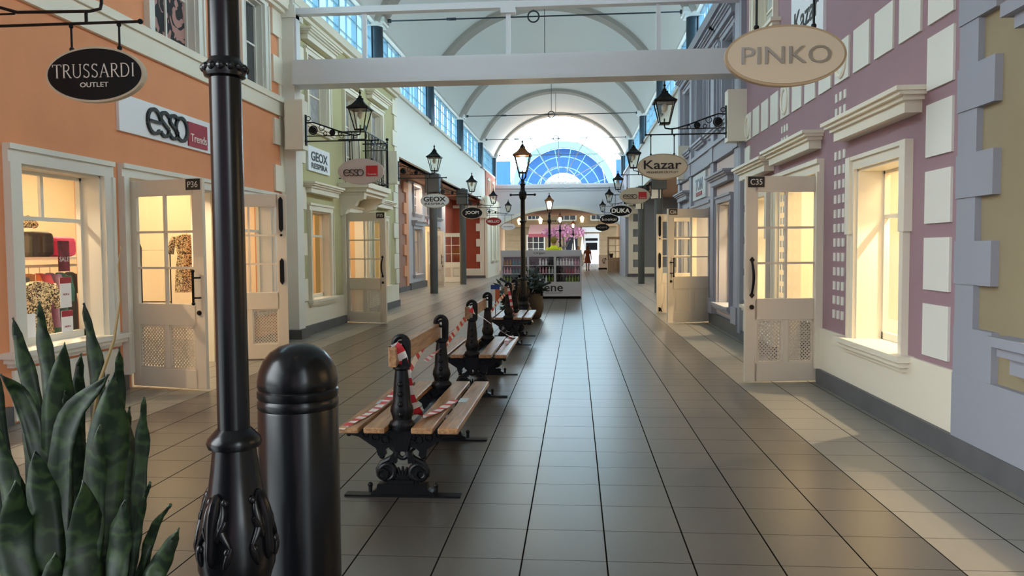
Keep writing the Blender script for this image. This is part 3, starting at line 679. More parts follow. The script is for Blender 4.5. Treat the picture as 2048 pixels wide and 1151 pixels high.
# lilac front: pilasters and beige panels
mb = MB()
for y0, y1 in ((12.9, 13.25), (15.2, 15.55), (18.1, 18.4), (20.05, 20.4)):
    mb.box(KR, KR - .07, y0, y1, .22, 5.62).box(KR, KR - .10, y0 - .03, y1 + .03, 3.1, 3.42).box(KR, KR - .11, y0 - .04, y1 + .04, .22, .5)
mb.box(KR, KR - .08, 12.62, 20.4, 3.1, 3.38).box(KR, KR - .12, 12.62, 20.4, 3.38, 3.45)
struct('trim_23', mb, lilac, 'grey-lilac pilasters and rails framing the panelled front', 'pilasters')
mb = MB()
for y0, y1, z0, z1 in ((13.35, 15.1, 2.82, 3.06), (13.4, 15.1, .26, .38), (15.65, 16.05, 2.5, 3.06), (18.5, 19.95, 2.82, 3.06), (13.35, 15.1, 5.28, 5.56), (15.65, 18.0, 5.28, 5.56), (18.5, 19.95, 5.28, 5.56), (13.4, 15.1, 2.42, 2.6)):
    mb.box(KR, KR - .02, y0, y1, z0, z1)
struct('trim_24', mb, shell_pink, 'beige inset panels of the lilac front', 'panels')

# ------------------------------------------------------------ windows
def window(n, X, s, o, label, fw_=.14, rec=.2, paint=None, glassm=None, hood=None, sill=True, ears=False, cols=2, midz=.72, rows=None, fproj=.05):
    y0, y1, z0, z1 = o; L = y1 - y0; h = z1 - z0; paint = paint or trimw
    t = thing(f'window_{n}', label, 'window', (X, (y0 + y1) / 2, z0), kind='structure')
    b = lambda mb, u0, u1, a, c, d, e: mb.box(s * u0, s * u1, a, c, d, e)
    mb = MB(); q = L / 2
    for sg in (-1, 1):
        b(mb, 0, fproj, sg * q, sg * (q + fw_), 0, h); b(mb, fproj, fproj + .02, sg * (q + fw_ * .72), sg * (q + fw_), 0, h)
        b(mb, -rec, .002, sg * q, sg * (q - .02), 0, h)
        if ears: b(mb, 0, fproj + .03, sg * (q + fw_ * .35), sg * (q + fw_ * 1.3), h * .62, h + fw_)
    b(mb, 0, fproj, -q - fw_, q + fw_, h, h + fw_); b(mb, fproj, fproj + .025, -q - fw_, q + fw_, h + fw_ * .7, h + fw_); b(mb, -rec, .002, -q, q, h - .02, h)
    mb.build('window_frame', paint, t)
    mb = MB(); fr = .05
    for sg in (-1, 1): b(mb, -rec - .02, -rec + .03, sg * q, sg * (q - fr), 0, h)
    b(mb, -rec - .02, -rec + .03, -q, q, 0, fr + .02); b(mb, -rec - .02, -rec + .03, -q, q, h - fr, h)
    if rows:
        for r_ in range(1, rows): b(mb, -rec - .01, -rec + .02, -q, q, h * r_ / rows - .014, h * r_ / rows + .014)
        for c in range(1, cols): yy = -q + L * c / cols; b(mb, -rec - .01, -rec + .02, yy - .014, yy + .014, 0, h)
    else:
        b(mb, -rec - .01, -rec + .025, -q, q, h * midz - .018, h * midz + .018); b(mb, -rec - .01, -rec + .02, -.02, .02, h * midz, h)
    mb.build('sash', paint, t)
    mb = MB(); x = -s * rec; mb.quad((x, -q, 0), (x, q, 0), (x, q, h), (x, -q, h)); mb.build('pane', glassm or MATS['glass'], t)
    if sill:
        mb = MB(); b(mb, -rec - .04, .13, -q - fw_ - .12, q + fw_ + .12, -.045, .004); b(mb, 0, .10, -q - fw_ - .08, q + fw_ + .08, -.09, -.045); b(mb, 0, .06, -q - fw_ - .04, q + fw_ + .04, -.13, -.09)
        mb.build('window_sill', paint, t)
    if hood:
        zz = hood - z0; mb = MB(); w_ = q + fw_ + (.28 if ears else .22)
        b(mb, 0, .13, -w_ + .1, w_ - .1, zz, zz + .09); b(mb, 0, .16, -w_ + .06, w_ - .06, zz + .09, zz + .125); b(mb, 0, .2, -w_ + .02, w_ - .02, zz + .125, zz + .155); b(mb, 0, .23, -w_, w_, zz + .155, zz + .19)
        mb.build('window_hood', paint, t)
    return t
window(2, XL, 1, O_win1, 'clothes shop window with white frame in the orange front', rec=.22, paint=white, fw_=.16)
window(3, XL, 1, O_win2, 'white framed window of the orange front behind the open door', rec=.22, paint=white, fw_=.16)
dark_open = mat('upper_pane_pale', S(196, 200, 192), .2, var=.2, vscale=2)
for n, o, lab, g in ((4, O_up0, 'upper window of the orange front nearest the viewer', dkwin), (5, O_up1, 'upper window of the orange front with a dark portrait poster', posterm), (6, O_up2, 'upper window of the orange front half covered in black', dkwin)):
    window(n, XL, 1, o, lab, rec=.12, paint=white, fw_=.15, glassm=g, sill=False, rows=2)
window(7, GL, 1, G_win, 'tall cream framed window at ground level in the green front', rec=.15, hood=2.5, fw_=.13)
window(8, GL, 1, G_w2, 'cream framed window behind the open door of the green front', rec=.15, hood=2.5, fw_=.13)
for n, o, lab in ((9, G_u1, 'upper window of the green front nearest the white beam'), (10, G_u2, 'tall dark balcony door of the green front'), (15, G_u3, 'upper window of the green front beside the balcony')):
    window(n, GL, 1, o, lab, rec=.15, glassm=curtain, sill=(n != 10), rows=3 if n == 10 else 2, hood=o[3] + .2, fw_=.12)
window(16, XR, -1, M_win, 'large glowing window with cream eared frame in the mauve wall', rec=.26, ears=True, hood=2.5, fw_=.12, fproj=.035)
window(17, XR, -1, M_w2, 'glowing window with cream hood in the mauve wall behind the open door', rec=.26, ears=True, hood=2.5, fw_=.12, fproj=.035)
window(18, XR, -1, M_u, 'pale upper window of the mauve wall', rec=.15, glassm=dark_open, rows=3)
window(19, XR, -1, M_u2, 'upper window of the mauve wall nearest the viewer', rec=.15, glassm=dark_open, rows=3)
window(20, KR, -1, K_win, 'narrow glowing window in the lilac front beside the open double door', rec=.2, paint=lilac, hood=2.62, fw_=.13)
window(40, KR, -1, K_w2, 'glowing window in the lilac front beyond the double door', rec=.2, paint=lilac, hood=2.62, fw_=.13)
for k, o in enumerate(K_u):
    window(41 + k, KR, -1, o, 'tall grey upper window of the lilac front, ' + ['nearest the mauve wall', 'second from the mauve wall', 'third from the mauve wall', 'farthest from the mauve wall'][k], rec=.15, paint=lilac, glassm=curtain, rows=3, fw_=.12, hood=o[3] + .14)
window(60, -4.6, 1, (42.2, 43.4, .9, 2.9), 'tall pale shop window of the far cream front, nearer one', rec=.05, glassm=mat('painted_glow_pane', S(236, 214, 200), .7), rows=4)  # glow of a lit interior put into the pane colour, no room behind
window(61, -4.6, 1, (44.4, 45.6, .9, 2.9), 'tall pale shop window of the far cream front, farther one', rec=.05, glassm=MATS['painted_glow_pane'], rows=4)
window(62, -4.85, 1, (43.0, 43.8, 4.5, 5.3), 'small upper window in the pinkish brick, nearer one', rec=.08, glassm=MATS['painted_glow_pane'], rows=2, sill=False)
window(63, -4.85, 1, (45.2, 46.0, 4.5, 5.3), 'small upper window in the pinkish brick, farther one', rec=.08, glassm=MATS['painted_glow_pane'], rows=2, sill=False)
window(45, XR, -1, (2.6, 4.55, .95, 2.3), 'lit window of the khaki wall at the far right', rec=.2, paint=bluegrey, sill=False)
for k, o in enumerate([GG[0]] + GG[2:]):
    window(46 + k, -6.15, 1, o, ['lit window of the grey gallery shop', 'small upper gallery window above the lit one', 'small upper gallery window above the doors', 'small upper gallery window farthest along'][k], rec=.15, paint=MATS['grey_shop_paint'], glassm=None if k == 0 else dkwin, rows=3 if k else None, fw_=.12, hood=2.42 if k == 0 else None)
# door hood in mauve and door frames
def doorframe(n, X, s, o, label, paint, hood=None, fw_=.14):
    y0, y1, z0, z1 = o; t = thing(f'trim_{n}', label, 'door frame', (X, (y0 + y1) / 2, 0), kind='structure'); q = (y1 - y0) / 2; mb = MB()
    for sg in (-1, 1): mb.box(0, s * .05, sg * q, sg * (q + fw_), .16, z1); mb.box(s * .05, s * .075, sg * (q + fw_ * .7), sg * (q + fw_), .16, z1); mb.box(-s * .28, .001 * s, sg * q, sg * (q - .03), 0, z1)
    mb.box(0, s * .05, -q - fw_, q + fw_, z1, z1 + fw_).box(s * .05, s * .08, -q - fw_, q + fw_, z1 + fw_ * .65, z1 + fw_).box(-s * .28, 0, -q, q, z1 - .03, z1)
    mb.build('door_frame', paint, t)
    if hood:
        mb = MB(); w_ = q + fw_ - .02; mb.box(0, s * .13, -w_ + .1, w_ - .1, hood, hood + .09).box(0, s * .16, -w_ + .06, w_ - .06, hood + .09, hood + .125).box(0, s * .2, -w_ + .02, w_ - .02, hood + .125, hood + .155).box(0, s * .23, -w_, w_, hood + .155, hood + .19)
        mb.build('door_hood', paint, t)
doorframe(30, XL, 1, O_door1, 'white frame around the doorway of the orange shop', white)
doorframe(31, GL, 1, G_door, 'cream frame around the doorway of the green shop', trimw)
doorframe(32, XR, -1, M_door, 'cream frame and hood around the doorway of the mauve shop', trimw, hood=2.54)
doorframe(33, KR, -1, K_door, 'lilac frame around the doorway of the lilac shop', lilac)

# ------------------------------------------------------------ doors
def door(n, hinge, tip, label, plate=None, solid=False, H=2.24, pull='bar', bolts=False, view=None):
    hx, hy = hinge; tx, ty = tip; Wd = math.hypot(tx - hx, ty - hy); a = math.atan2(ty - hy, tx - hx)
    t = thing(f'door_{n}', label, 'door', (hx, hy, 0), rz=a, kind='structure')
    v = -1 if cos(a) > 0 else 1            # local side seen from the entrance of the arcade
    T = .022; st = .105; mb = MB()
    mb.box(0, st, -T, T, .02, H).box(Wd - st - .03, Wd, -T, T, .02, H).box(st, Wd - st, -T, T, .02, .22).box(st, Wd - st, -T, T, .69, .92).box(st, Wd - st, -T, T, H - .17, H)
    cx = (st + Wd - st - .03) / 2; mb.box(cx - .03, cx + .03, -T, T, .22, .69)
    mb.build('door_frame', doorw, t, bevel=.004)
    mb = MB(); ww = Wd - 2 * st - .03
    mb.box(cx - .012, cx + .012, -T * .8, T * .8, .92, H - .17)
    for f in (1 / 3, 2 / 3): z = .92 + (H - 1.09) * f; mb.box(st, Wd - st - .03, -T * .8, T * .8, z - .012, z + .012)
    mb.build('muntin', doorw, t)
    mb = MB(); mb.quad((st, 0, .92), (Wd - st, 0, .92), (Wd - st, 0, H - .17), (st, 0, H - .17)); mb.build('pane', MATS['glass'], t)
    for x0, x1 in ((st, cx - .03), (cx + .03, Wd - st - .03)):
        mb = MB(); mb.box(x0, x0 + .018, -T * .7, T * .7, .22, .69).box(x1 - .018, x1, -T * .7, T * .7, .22, .69).box(x0, x1, -T * .7, T * .7, .22, .238).box(x0, x1, -T * .7, T * .7, .672, .69)
        if solid: mb.box(x0, x1, -.006, .006, .22, .69).box(x0 + .05, x1 - .05, -.012, .012, .28, .63)
        else:
            # diamond grille cut from sheet
            A0, A1, Z0, Z1 = x0 + .018, x1 - .018, .238, .672; p_ = .040; hh = Z1 - Z0; wd = A1 - A0
            k = -int(hh / p_) - 1
            while k * p_ < wd:
                for dr in (1, -1):
                    c = k * p_; u0 = max(0, c); u1 = min(wd, c + hh)
                    if u1 - u0 > .01:
                        f = lambda u: (A0 + u if dr > 0 else A1 - u, 0, Z0 + (u - c)); mb.bar(f(u0), f(u1), .013, .005, upv=(0, 1, 0))
                k += 1
        mb.build('grille_panel', doorw, t)
    if plate:
        MB().box(Wd - .2, Wd - .02, v * T, v * (T + .008), H - .12, H - .005).build('number_plate', blackplate, t)
        text(plate, .13, .062, letterw, t, (Wd - .11, v * (T + .009), H - .0625), right=(-v, 0, 0), depth=.003)
    px = Wd - .07
    if pull == 'bar':
        mb = MB().tube([(px - .03, v * .075, .93), (px - .03, v * .075, 1.27)], .013)
        for z in (.99, 1.2): mb.tube([(px - .03, v * .075, z), (px + .02, v * .05, z), (px + .02, v * T, z)], .009)
        for z in (.93, 1.27): mb.sphere((px - .03, v * .075, z), .02)
        mb.build('handle', iron, t, smooth=True)
    elif pull == 'curve':
        mb = MB().tube([(px, v * (.03 + .05 * sin(pi * i / 10)), .98 + .34 * i / 10) for i in range(11)], [.012 + .004 * sin(pi * i / 10) for i in range(11)])
        for z in (.96, 1.34): mb.prism([(px - .028, z), (px, z - .035), (px + .028, z), (px, z + .035)], 'xz', v * T, v * (T + .012))
        mb.build('handle', iron, t, smooth=True)
    if pull: MB().lathe([(.026, 0), (.026, .012), (.02, .02)], seg=16).build('lock', iron, t, smooth=True).matrix_local = Matrix.Translation((px, v * T, .83)) @ Matrix.Rotation(-v * pi / 2, 4, 'X')
    if bolts:
        mb = MB(); e = Wd - .07
        for z0, z1 in ((1.73, H - .03), (1.02, 1.38)):
            mb.prism([(e - .028, z0 + .04), (e, z0), (e + .028, z0 + .04), (e + .028, z1 - .04), (e, z1), (e - .028, z1 - .04)], 'xz', v * T, v * (T + .014))
        mb.sphere((e, v * (T + .01), 1.69), .018).prism([(e - .02, .06), (e + .02, .06), (e + .02, .16), (e - .02, .14)], 'xz', v * T, v * (T + .02)).tube([(e - .045, v * .05, .05), (e - .01, v * .05, .14)], .012)
        mb.build('bolt', iron, t)
    return t
door(2, (-4.83, 8.14), (-3.88, 7.90), 'open glazed door leaf numbered P36 of the clothes shop', plate='P36', pull='bar')
door(3, (-4.83, 10.06), (-3.91, 10.32), 'open glazed door leaf with black bolts behind the black lamp post', pull=None, bolts=True)
door(4, (-4.72, 15.7), (-3.80, 15.42), 'open glazed door leaf numbered P35 in front of the green wall', plate='P35', pull='curve')
door(5, (2.68, 8.74), (1.82, 8.62), 'open glazed door leaf numbered C35 by the mauve wall', plate='C35', pull='curve')
door(6, (2.70, 15.75), (1.77, 15.38), 'open door leaf numbered C36 with solid lower panels at the lilac shop', plate='C36', pull='bar', solid=True)
door(7, (2.70, 17.85), (1.80, 17.75), 'open door leaf with black bolts behind the one numbered C36', pull=None, solid=True, bolts=True)
door(8, (-6.1, 31.8), (-5.3, 31.2), 'open glazed door leaf behind the nearer gallery pillar', pull='bar')
door(9, (-6.1, 35.0), (-5.15, 35.3), 'open glazed door leaf in front of the red gallery wall', pull=None, bolts=True)
door(10, (2.98, 50.2), (1.95, 49.2), 'far tan door leaf standing open past the archway', pull='curve', solid=True)

# balcony on the green front
t = thing('balcony', 'small balcony with black iron railing on the green front', 'balcony', (GL, 16.35, 2.68))
mb = MB().box(0, .62, -.95, .95, .06, .16).box(0, .56, -.9, .9, -.02, .06).box(0, .5, -.86, .86, -.08, -.02); mb.build('balcony_slab', trimw, t)
for yy in (-.75, .75):
    MB().prism([(0, -.08), (.5, -.08), (.48, -.16), (.36, -.2), (.3, -.3), (.16, -.34), (.1, -.46), (0, -.5)], 'xz', yy - .1, yy + .1).build('bracket', trimw, t)
mb = MB(); x1 = .56; yy0, yy1 = -.9, .9; zt = 1.17
for a, b in (((0, yy0), (x1, yy0)), ((x1, yy0), (x1, yy1)), ((x1, yy1), (0, yy1))):
    for z, r_ in ((zt, .016), (zt - .15, .01), (.25, .012)): mb.tube([(a[0], a[1], z), (b[0], b[1], z)], r_, 6)
    L = math.hypot(b[0] - a[0], b[1] - a[1]); n = int(L / .12)
    for k in range(1, n): x = a[0] + (b[0] - a[0]) * k / n; y = a[1] + (b[1] - a[1]) * k / n; mb.tube([(x, y, .16), (x, y, zt - .15 if k % 2 else zt)], .008, 5)
    for k in range(0, n, 2):
        x = a[0] + (b[0] - a[0]) * (k + .5) / n; y = a[1] + (b[1] - a[1]) * (k + .5) / n; mb.torus((x, y, zt - .075), .045, .006, axis='y' if a[1] == b[1] else 'x', seg=10, tseg=4)
for y in (yy0, yy1): mb.tube([(x1, y, .16), (x1, y, zt + .05)], .02, 8).sphere((x1, y, zt + .09), .035)
mb.build('railing', iron, t)

# ------------------------------------------------------------ fascia signs flat on the walls
t = thing('shop_sign', 'long white board with rounded black lettering and crimson square on the orange wall', 'sign', (XL, 9.35, 2.965))
MB().box(0, .035, -1.38, 1.35, -.2, .2).build('board', signwhite, t)
def esso(parent, origin, w, h, mt, right=(1, 0, 0), wd=1.3, sep=6.2):
    L = []; r = 4.2
    L += [(arc(5, 5, r, r, 0, 320, 20), wd), ([(.8, 5), (9.2, 5)], wd * .8)]
    for k in (1, 2):
        c = 5 + sep * k * 1.0
        L += [(arc(c + 1, 7.1, 2.9, 2.1, 20, 200, 10) + [(c - 1.2, 6)] + [(c + 2.4, 4)] + arc(c + .6, 2.9, 2.9, 2.1, 20, -160, 10), wd)]
    L += [(arc(5 + sep * 3.05, 5, r, r, 0, 360, 22), wd)]
    return strokes(L, w, h, mt, parent, origin, right=right, W0=5 + sep * 3.05 + 5, H0=10, depth=.03)
esso(t, (.05, -.40, 0), .95, .33, letterb, right=(0, 1, 0), wd=1.15)
MB().box(.035, .05, .08, .58, -.17, .13).build('red_square', crimson, t)
text('Trends', .42, .10, letterw, t, (.052, .34, -.06), right=(0, 1, 0), depth=.006)
t = thing('shop_sign', 'small white board with two lines of heavy black letters on the green wall', 'sign', (GL, 14.15, 3.13))
MB().box(0, .04, -.6, .6, -.22, .22).build('board', signwhite, t)
text('GEOX', .92, .17, letterb, t, (.042, 0, .05), right=(0, 1, 0), bold=.02); text('RESPIRA', .9, .1, letterb, t, (.042, 0, -.12), right=(0, 1, 0), bold=.02)
t = thing('shop_sign', 'pale board with black and red logo above the lilac shop doors', 'sign', (KR, 17.15, 2.8))
MB().box(0, -.04, -.85, .85, -.27, .27).build('board', mat('sign_pale_grey', S(205, 208, 208), .5), t)
text('TOM', .95, .26, letterb, t, (-.042, 0, .04), right=(0, -1, 0), bold=.03); MB().box(-.04, -.055, -.42, .32, -.2, -.12).build('red_strip', ovalred, t)
t = thing('shop_sign', 'white board with black lettering high on the mauve wall behind the large cream oval', 'sign', (XR, 9.25, 4.1))
MB().box(0, -.035, -.62, .62, -.35, .42).build('board', signwhite, t)
text('Kazar', .95, .26, letterb, t, (-.037, 0, .02), right=(0, -1, 0), bold=.01); text('PREMIUM OUTLET', .7, .05, letterb, t, (-.037, 0, -.2), right=(0, -1, 0))
t = thing('shop_sign', 'small white board with red end on the grey gallery shop', 'sign', (-6.15, 32.5, 2.72))
MB().box(0, .04, -.8, .8, -.16, .16).build('board', signwhite, t); MB().box(.04, .05, -.8, -.45, -.16, .16).build('red_end', ovalred, t)

# ------------------------------------------------------------ lanterns, brackets, oval signs
def lantern_into(t, z0, lit=False, with_cage=False):
    """four-sided street lantern, bottom of the glass at z0, about 0.62 m tall"""
    wb, wt, hg = .075, .15, .33
    mb = MB(); c4 = [(-1, -1), (1, -1), (1, 1), (-1, 1)]
    for sx, sy in c4: mb.bar((sx * wb, sy * wb, z0), (sx * wt, sy * wt, z0 + hg), .014)
    for w_, z in ((wb, z0), (wt, z0 + hg)):
        for (a, b), (c, d) in zip(c4, c4[1:] + c4[:1]): mb.bar((a * w_, b * w_, z), (c * w_, d * w_, z), .022)
    mb.box(-wb, wb, -wb, wb, z0 - .015, z0)
    mb.build('lantern_frame', black, t)
    mb = MB()
    for (a, b), (c, d) in zip(c4, c4[1:] + c4[:1]): mb.quad((a * wb, b * wb, z0), (c * wb, d * wb, z0), (c * wt, d * wt, z0 + hg), (a * wt, b * wt, z0 + hg))
    mb.build('pane', MATS['lantern_glass'], t)
    k = math.sqrt(2)
    MB().lathe([((wt + .03) * k, z0 + hg - .005), ((wt + .03) * k, z0 + hg + .015), (.11 * k, z0 + hg + .07), (.055 * k, z0 + hg + .14), (.045 * k, z0 + hg + .16)], seg=4, rot=pi / 4).build('lantern_roof', copper if lit else black, t)
    MB().lathe([(.055, z0 + hg + .15), (.06, z0 + hg + .175), (.03, z0 + hg + .19), (.035, z0 + hg + .205), (.014, z0 + hg + .225), (.012, z0 + hg + .25), (.026, z0 + hg + .268), (.012, z0 + hg + .285), (.003, z0 + hg + .32)], seg=12).build('finial', black, t, smooth=True)
    mb = MB().tube([(0, 0, z0), (0, 0, z0 + .08)], .012); mb.build('burner', black, t)
    MB().lathe([(.03, z0 + .05), (.06, z0 + .1), (.085, z0 + .22), (.05, z0 + .30)] if lit else [(.02, z0 + hg - .02), (.045, z0 + hg - .05), (.05, z0 + hg - .1), (.02, z0 + hg - .15)][::-1], seg=12).build('bulb', bulb if lit else mantle, t, smooth=True)
def bracket(X, s, y, z0, label, box=True, lantern=True, reach=1.11):
    """X = face it is fixed to, s = direction it reaches in; z0 = height of the lower bar"""
    t = thing('bracket_lantern' if lantern else 'sign_bracket', label, 'wall lantern' if lantern else 'bracket', (X, y, z0))
    if box: MB().box(-s * .30, 0, -.13, .13, -.14, .66).build('mounting_box', trimw, t)
    f = lambda d, z: (s * d, 0, z)
    mb = MB().box(0, s * .02, -.03, .03, -.07, .43)
    mb.tube([f(0, 0), f(reach + .28, 0)], .011).sphere(f(reach + .29, 0), .02)
    mb.tube([f(0, .085), f(.75, .085)], .008)
    mb.tube([f(.01, .30), f(.12, .31), f(.3, .25), f(.55, .16), f(.77, .095), f(reach - .09, .085), f(reach - .01, .10), f(reach, .14), f(reach, .165)], .012)
    mb.tube([f(reach - .12, 0), f(reach - .12, .085)], .012)
    for d, z, r_ in ((.13, .18, .068), (.45, .135, .042)):
        mb.torus(f(d, z), r_, .01, seg=16); mb.lathe([(r_ * .72, -.012), (r_ * .72, .012)], seg=14)
    for d, z, r_ in ((.27, .215, .045), (.33, .12, .03), (.58, .11, .028), (.05, .37, .035)): mb.torus(f(d, z), r_, .007, seg=12)
    mb.build('ironwork', iron, t, smooth=False)
    mb = MB()
    for d, z, r_ in ((.13, .18, .055), (.45, .135, .034)): mb.prism([(s * d + r_ * cos(2 * pi * k / 16), z + r_ * sin(2 * pi * k / 16)) for k in range(16)], 'xz', -.014, .014)
    split(mb.build('rosette', iron, t))
    if lantern:
        e = bpy.data.objects.new('lantern', None); COL.objects.link(e); e.parent = t; e.location = (s * reach, 0, 0); lantern_into(e, .17)
    return t
def oval(X, y, zc_, w, h, face, rim, label, zbar, words=(), draw=None):
    t = thing('hanging_sign', label, 'sign', (X, y, zc_), group=None)
    E = lambda a, b: [(a * cos(2 * pi * k / 56), b * sin(2 * pi * k / 56)) for k in range(56)]
    MB().prism(E(w / 2, h / 2), 'xz', -.025, .025).build('rim', rim, t, smooth=False)
    MB().prism(E(w / 2 - .016, h / 2 - .016), 'xz', -.031, .031).build('face', face, t)
    for sx in (-1, 1):
        mb = MB()
        zt = h / 2 * math.sqrt(1 - (.365 / w) ** 2); mb.tube([(sx * .1825, 0, zt - .02), (sx * .1825, 0, zbar - zc_)], .008, 8).sphere((sx * .1825, 0, zt + .015), .018).sphere((sx * .1825, 0, zbar - zc_ - .02), .016)
        mb.build('hanger_rod', iron, t, smooth=True)
    for (s_, ww, hh, dz, mt, bold) in words: text(s_, ww, hh, mt, t, (0, -.0325, dz), bold=bold, depth=.005)
    if draw: draw(t)
    return t
ZB = 3.27
# big black serif letters of the first sign, drawn stroke by stroke
def serif_word(t):
    th, tn = .9, .34
    def V(x, s=True): return [([(x, 0), (x, 10)], th), ([(x - .9, .15), (x + .9, .15)], tn), ([(x - .9, 9.85), (x + .9, 9.85)], tn)]
    G = {
     'T': (8, [([(4, 0), (4, 10)], th), ([(3, .15), (5, .15)], tn), ([(.3, 9.8), (7.7, 9.8)], .45), ([(.4, 9.9), (.4, 8.2)], tn), ([(7.6, 9.9), (7.6, 8.2)], tn)]),
     'R': (7.6, V(1.4) + [([(1.4, 9.8)] + arc(3.4, 7.5, 2.2, 2.3, 90, -90, 10) + [(1.4, 5.2)], .7), ([(3.2, 5.2), (6.6, .3), (7.5, .15)], .75)]),
     'U': (8.6, [([(1.4, 10), (1.4, 3.2)] + arc(4.2, 3.0, 2.8, 2.85, 180, 360, 12) + [(7, 10)], .62), ([(.4, 9.85), (2.4, 9.85)], tn), ([(6.1, 9.85), (7.9, 9.85)], tn)]),
     'S': (6.4, [(arc(3.1, 7.6, 2.1, 2.2, 25, 215, 12) + [(4.2, 4.6)] + arc(3.0, 2.5, 2.2, 2.3, 35, -155, 12), .66), ([(5.0, 8.3), (5.0, 9.9)], tn), ([(.9, .2), (.9, 1.8)], tn)]),
     'A': (8.6, [([(.8, .1), (4.1, 10)], tn * 1.3), ([(4.0, 10), (7.4, .1)], th), ([(2.1, 3.6), (6, 3.6)], tn), ([(0, .15), (1.8, .15)], tn), ([(6.3, .15), (8.4, .15)], tn)]),
     'D': (8.6, V(1.4) + [([(1.4, 9.8), (3.4, 9.8)] + arc(3.4, 5, 4.0, 4.8, 90, -90, 14) + [(1.4, .2)], .7)]),
     'I': (3.4, V(1.6))}
    x = 0; L = []
    for ch in 'TRUSSARDI':
        w_, st = G[ch]; L += [([(x + a, b) for a, b in p], wd) for p, wd in st]; x += w_ + .5
    strokes(L, .635, .098, letterw, t, (0, -.034, .025), W0=x, H0=10, depth=.005)
    text('OUTLET', .215, .034, letterw, t, (0, -.0325, -.075), depth=.005)
bracket(-4.85, 1, 5.5, 3.14, 'black iron sign bracket reaching from the orange wall at top left', box=False, lantern=False, reach=1.42)
oval(-3.485, 5.5, 2.765, .745, .40, signblack, signcream, 'black oval sign with thin white serif lettering hanging before the orange wall', 3.14, draw=serif_word)
def pinko(t):
    text('PINKO', .565, .112, silver, t, (0, -.034, 0), depth=.012, bold=-.005)
bracket(2.64, -1, 5.3, 3.27, 'black iron sign bracket above the large cream oval with metal letters', box=False, lantern=False)
oval(1.365, 5.3, 2.72, .775, .395, signcream, mat('sign_edge_tan', S(176, 154, 124), .5), 'large cream oval sign with spaced metal letters, nearest on the right side', 3.27, draw=pinko)
gy = [12.6, 19.3, 26.3, 33.2, 40.5]
LL = ['black lantern on scrolled bracket above the pink-grey oval with red square', 'black lantern above the white oval sign at the nearer left pillar', 'black lantern above the black oval sign at the farther left pillar', 'black lantern above the red oval sign', 'black lantern in front of the far archway, left side']
RL = ['black lantern above the cream oval with black lettering before the lilac front', 'black lantern above the cream oval with red square on the right', 'black lantern above the black oval with bold white capitals on the right', 'black lantern above the black script oval', 'black lantern in front of the far archway, right side']
for i, y in enumerate(gy):
    xf = [-4.42, -4.42, -4.62, -4.62, -4.62][i]; bracket(xf, 1, y - .0, ZB, LL[i], box=i in (0, 1, 4), reach=-3.5 - xf)
    xf = [2.36, 2.46, 2.5, 2.5, 2.5][i]; bracket(xf, -1, y if i < 4 else 41.41, ZB, RL[i], box=True, reach=xf - 1.4)
def essa_d(t):
    esso(t, (-.115, -.034, -.02), .35, .12, letterb, wd=.75)
    MB().box(.09, .285, -.04, -.031, -.08, .09).build('red_square', red, t); text('Trends', .15, .03, letterw, t, (.188, -.041, -.05), depth=.004)
XLs, XRs = -3.5, 1.4
oval(XLs, gy[0], 2.765, .765, .42, signgrey, signgrey, 'pink-grey oval sign with red square in front of the balcony', ZB, draw=essa_d)
oval(XRs - .03, gy[0], 2.765, .79, .41, signcream, MATS['sign_edge_tan'], 'cream oval sign with black lettering hanging before the lilac front', ZB, words=[('Kazar', .59, .14, .03, letterb, .012), ('PREMIUM OUTLET', .5, .032, -.09, letterb, 0)])
oval(XLs, gy[1], 2.70, .72, .36, signwhite, signcream, 'white oval sign with heavy black letters hanging before the nearer left pillar', ZB, words=[('GEOX', .56, .12, .04, letterb, .03), ('RESPIRA', .5, .055, -.075, letterb, .01)])
oval(XRs + .03, gy[1], 2.76, .74, .40, signcream, signcream, 'cream oval sign with red square on the right', ZB, draw=essa_d)
oval(XLs, gy[2], 2.72, .72, .40, signblack, signcream, 'black oval sign with white capitals hanging before the farther left pillar', ZB, words=[('JOOP!', .46, .13, 0, letterw, .01)])
oval(XRs + .09, gy[2], 2.74, .76, .38, signblack, signwhite, 'black oval sign with bold white capitals on the right', ZB, words=[('DUKA', .6, .15, 0, letterw, .03)])
oval(XLs, gy[3], 2.68, .68, .36, ovalred, signcream, 'red oval sign with pale letters at the red gallery wall', ZB, words=[('MELLIO', .5, .11, 0, letterw, .01)])
oval(XRs, gy[3], 2.72, .78, .38, signblack, signblack, 'black oval sign with pale script on the right', ZB, words=[('kookai', .6, .12, 0, letterw, 0)])
oval(XLs, gy[4], 2.66, .74, .38, signwhite, signgrey, 'small white oval sign at the left edge of the archway', ZB, words=[('LA MARQ', .5, .07, 0, letterb, 0)])
oval(XRs - .02, 41.41, 2.60, .72, .36, signblack, signblack, 'black oval sign farthest along on the right', ZB, words=[('MOZETE', .5, .08, 0, silver, 0)])

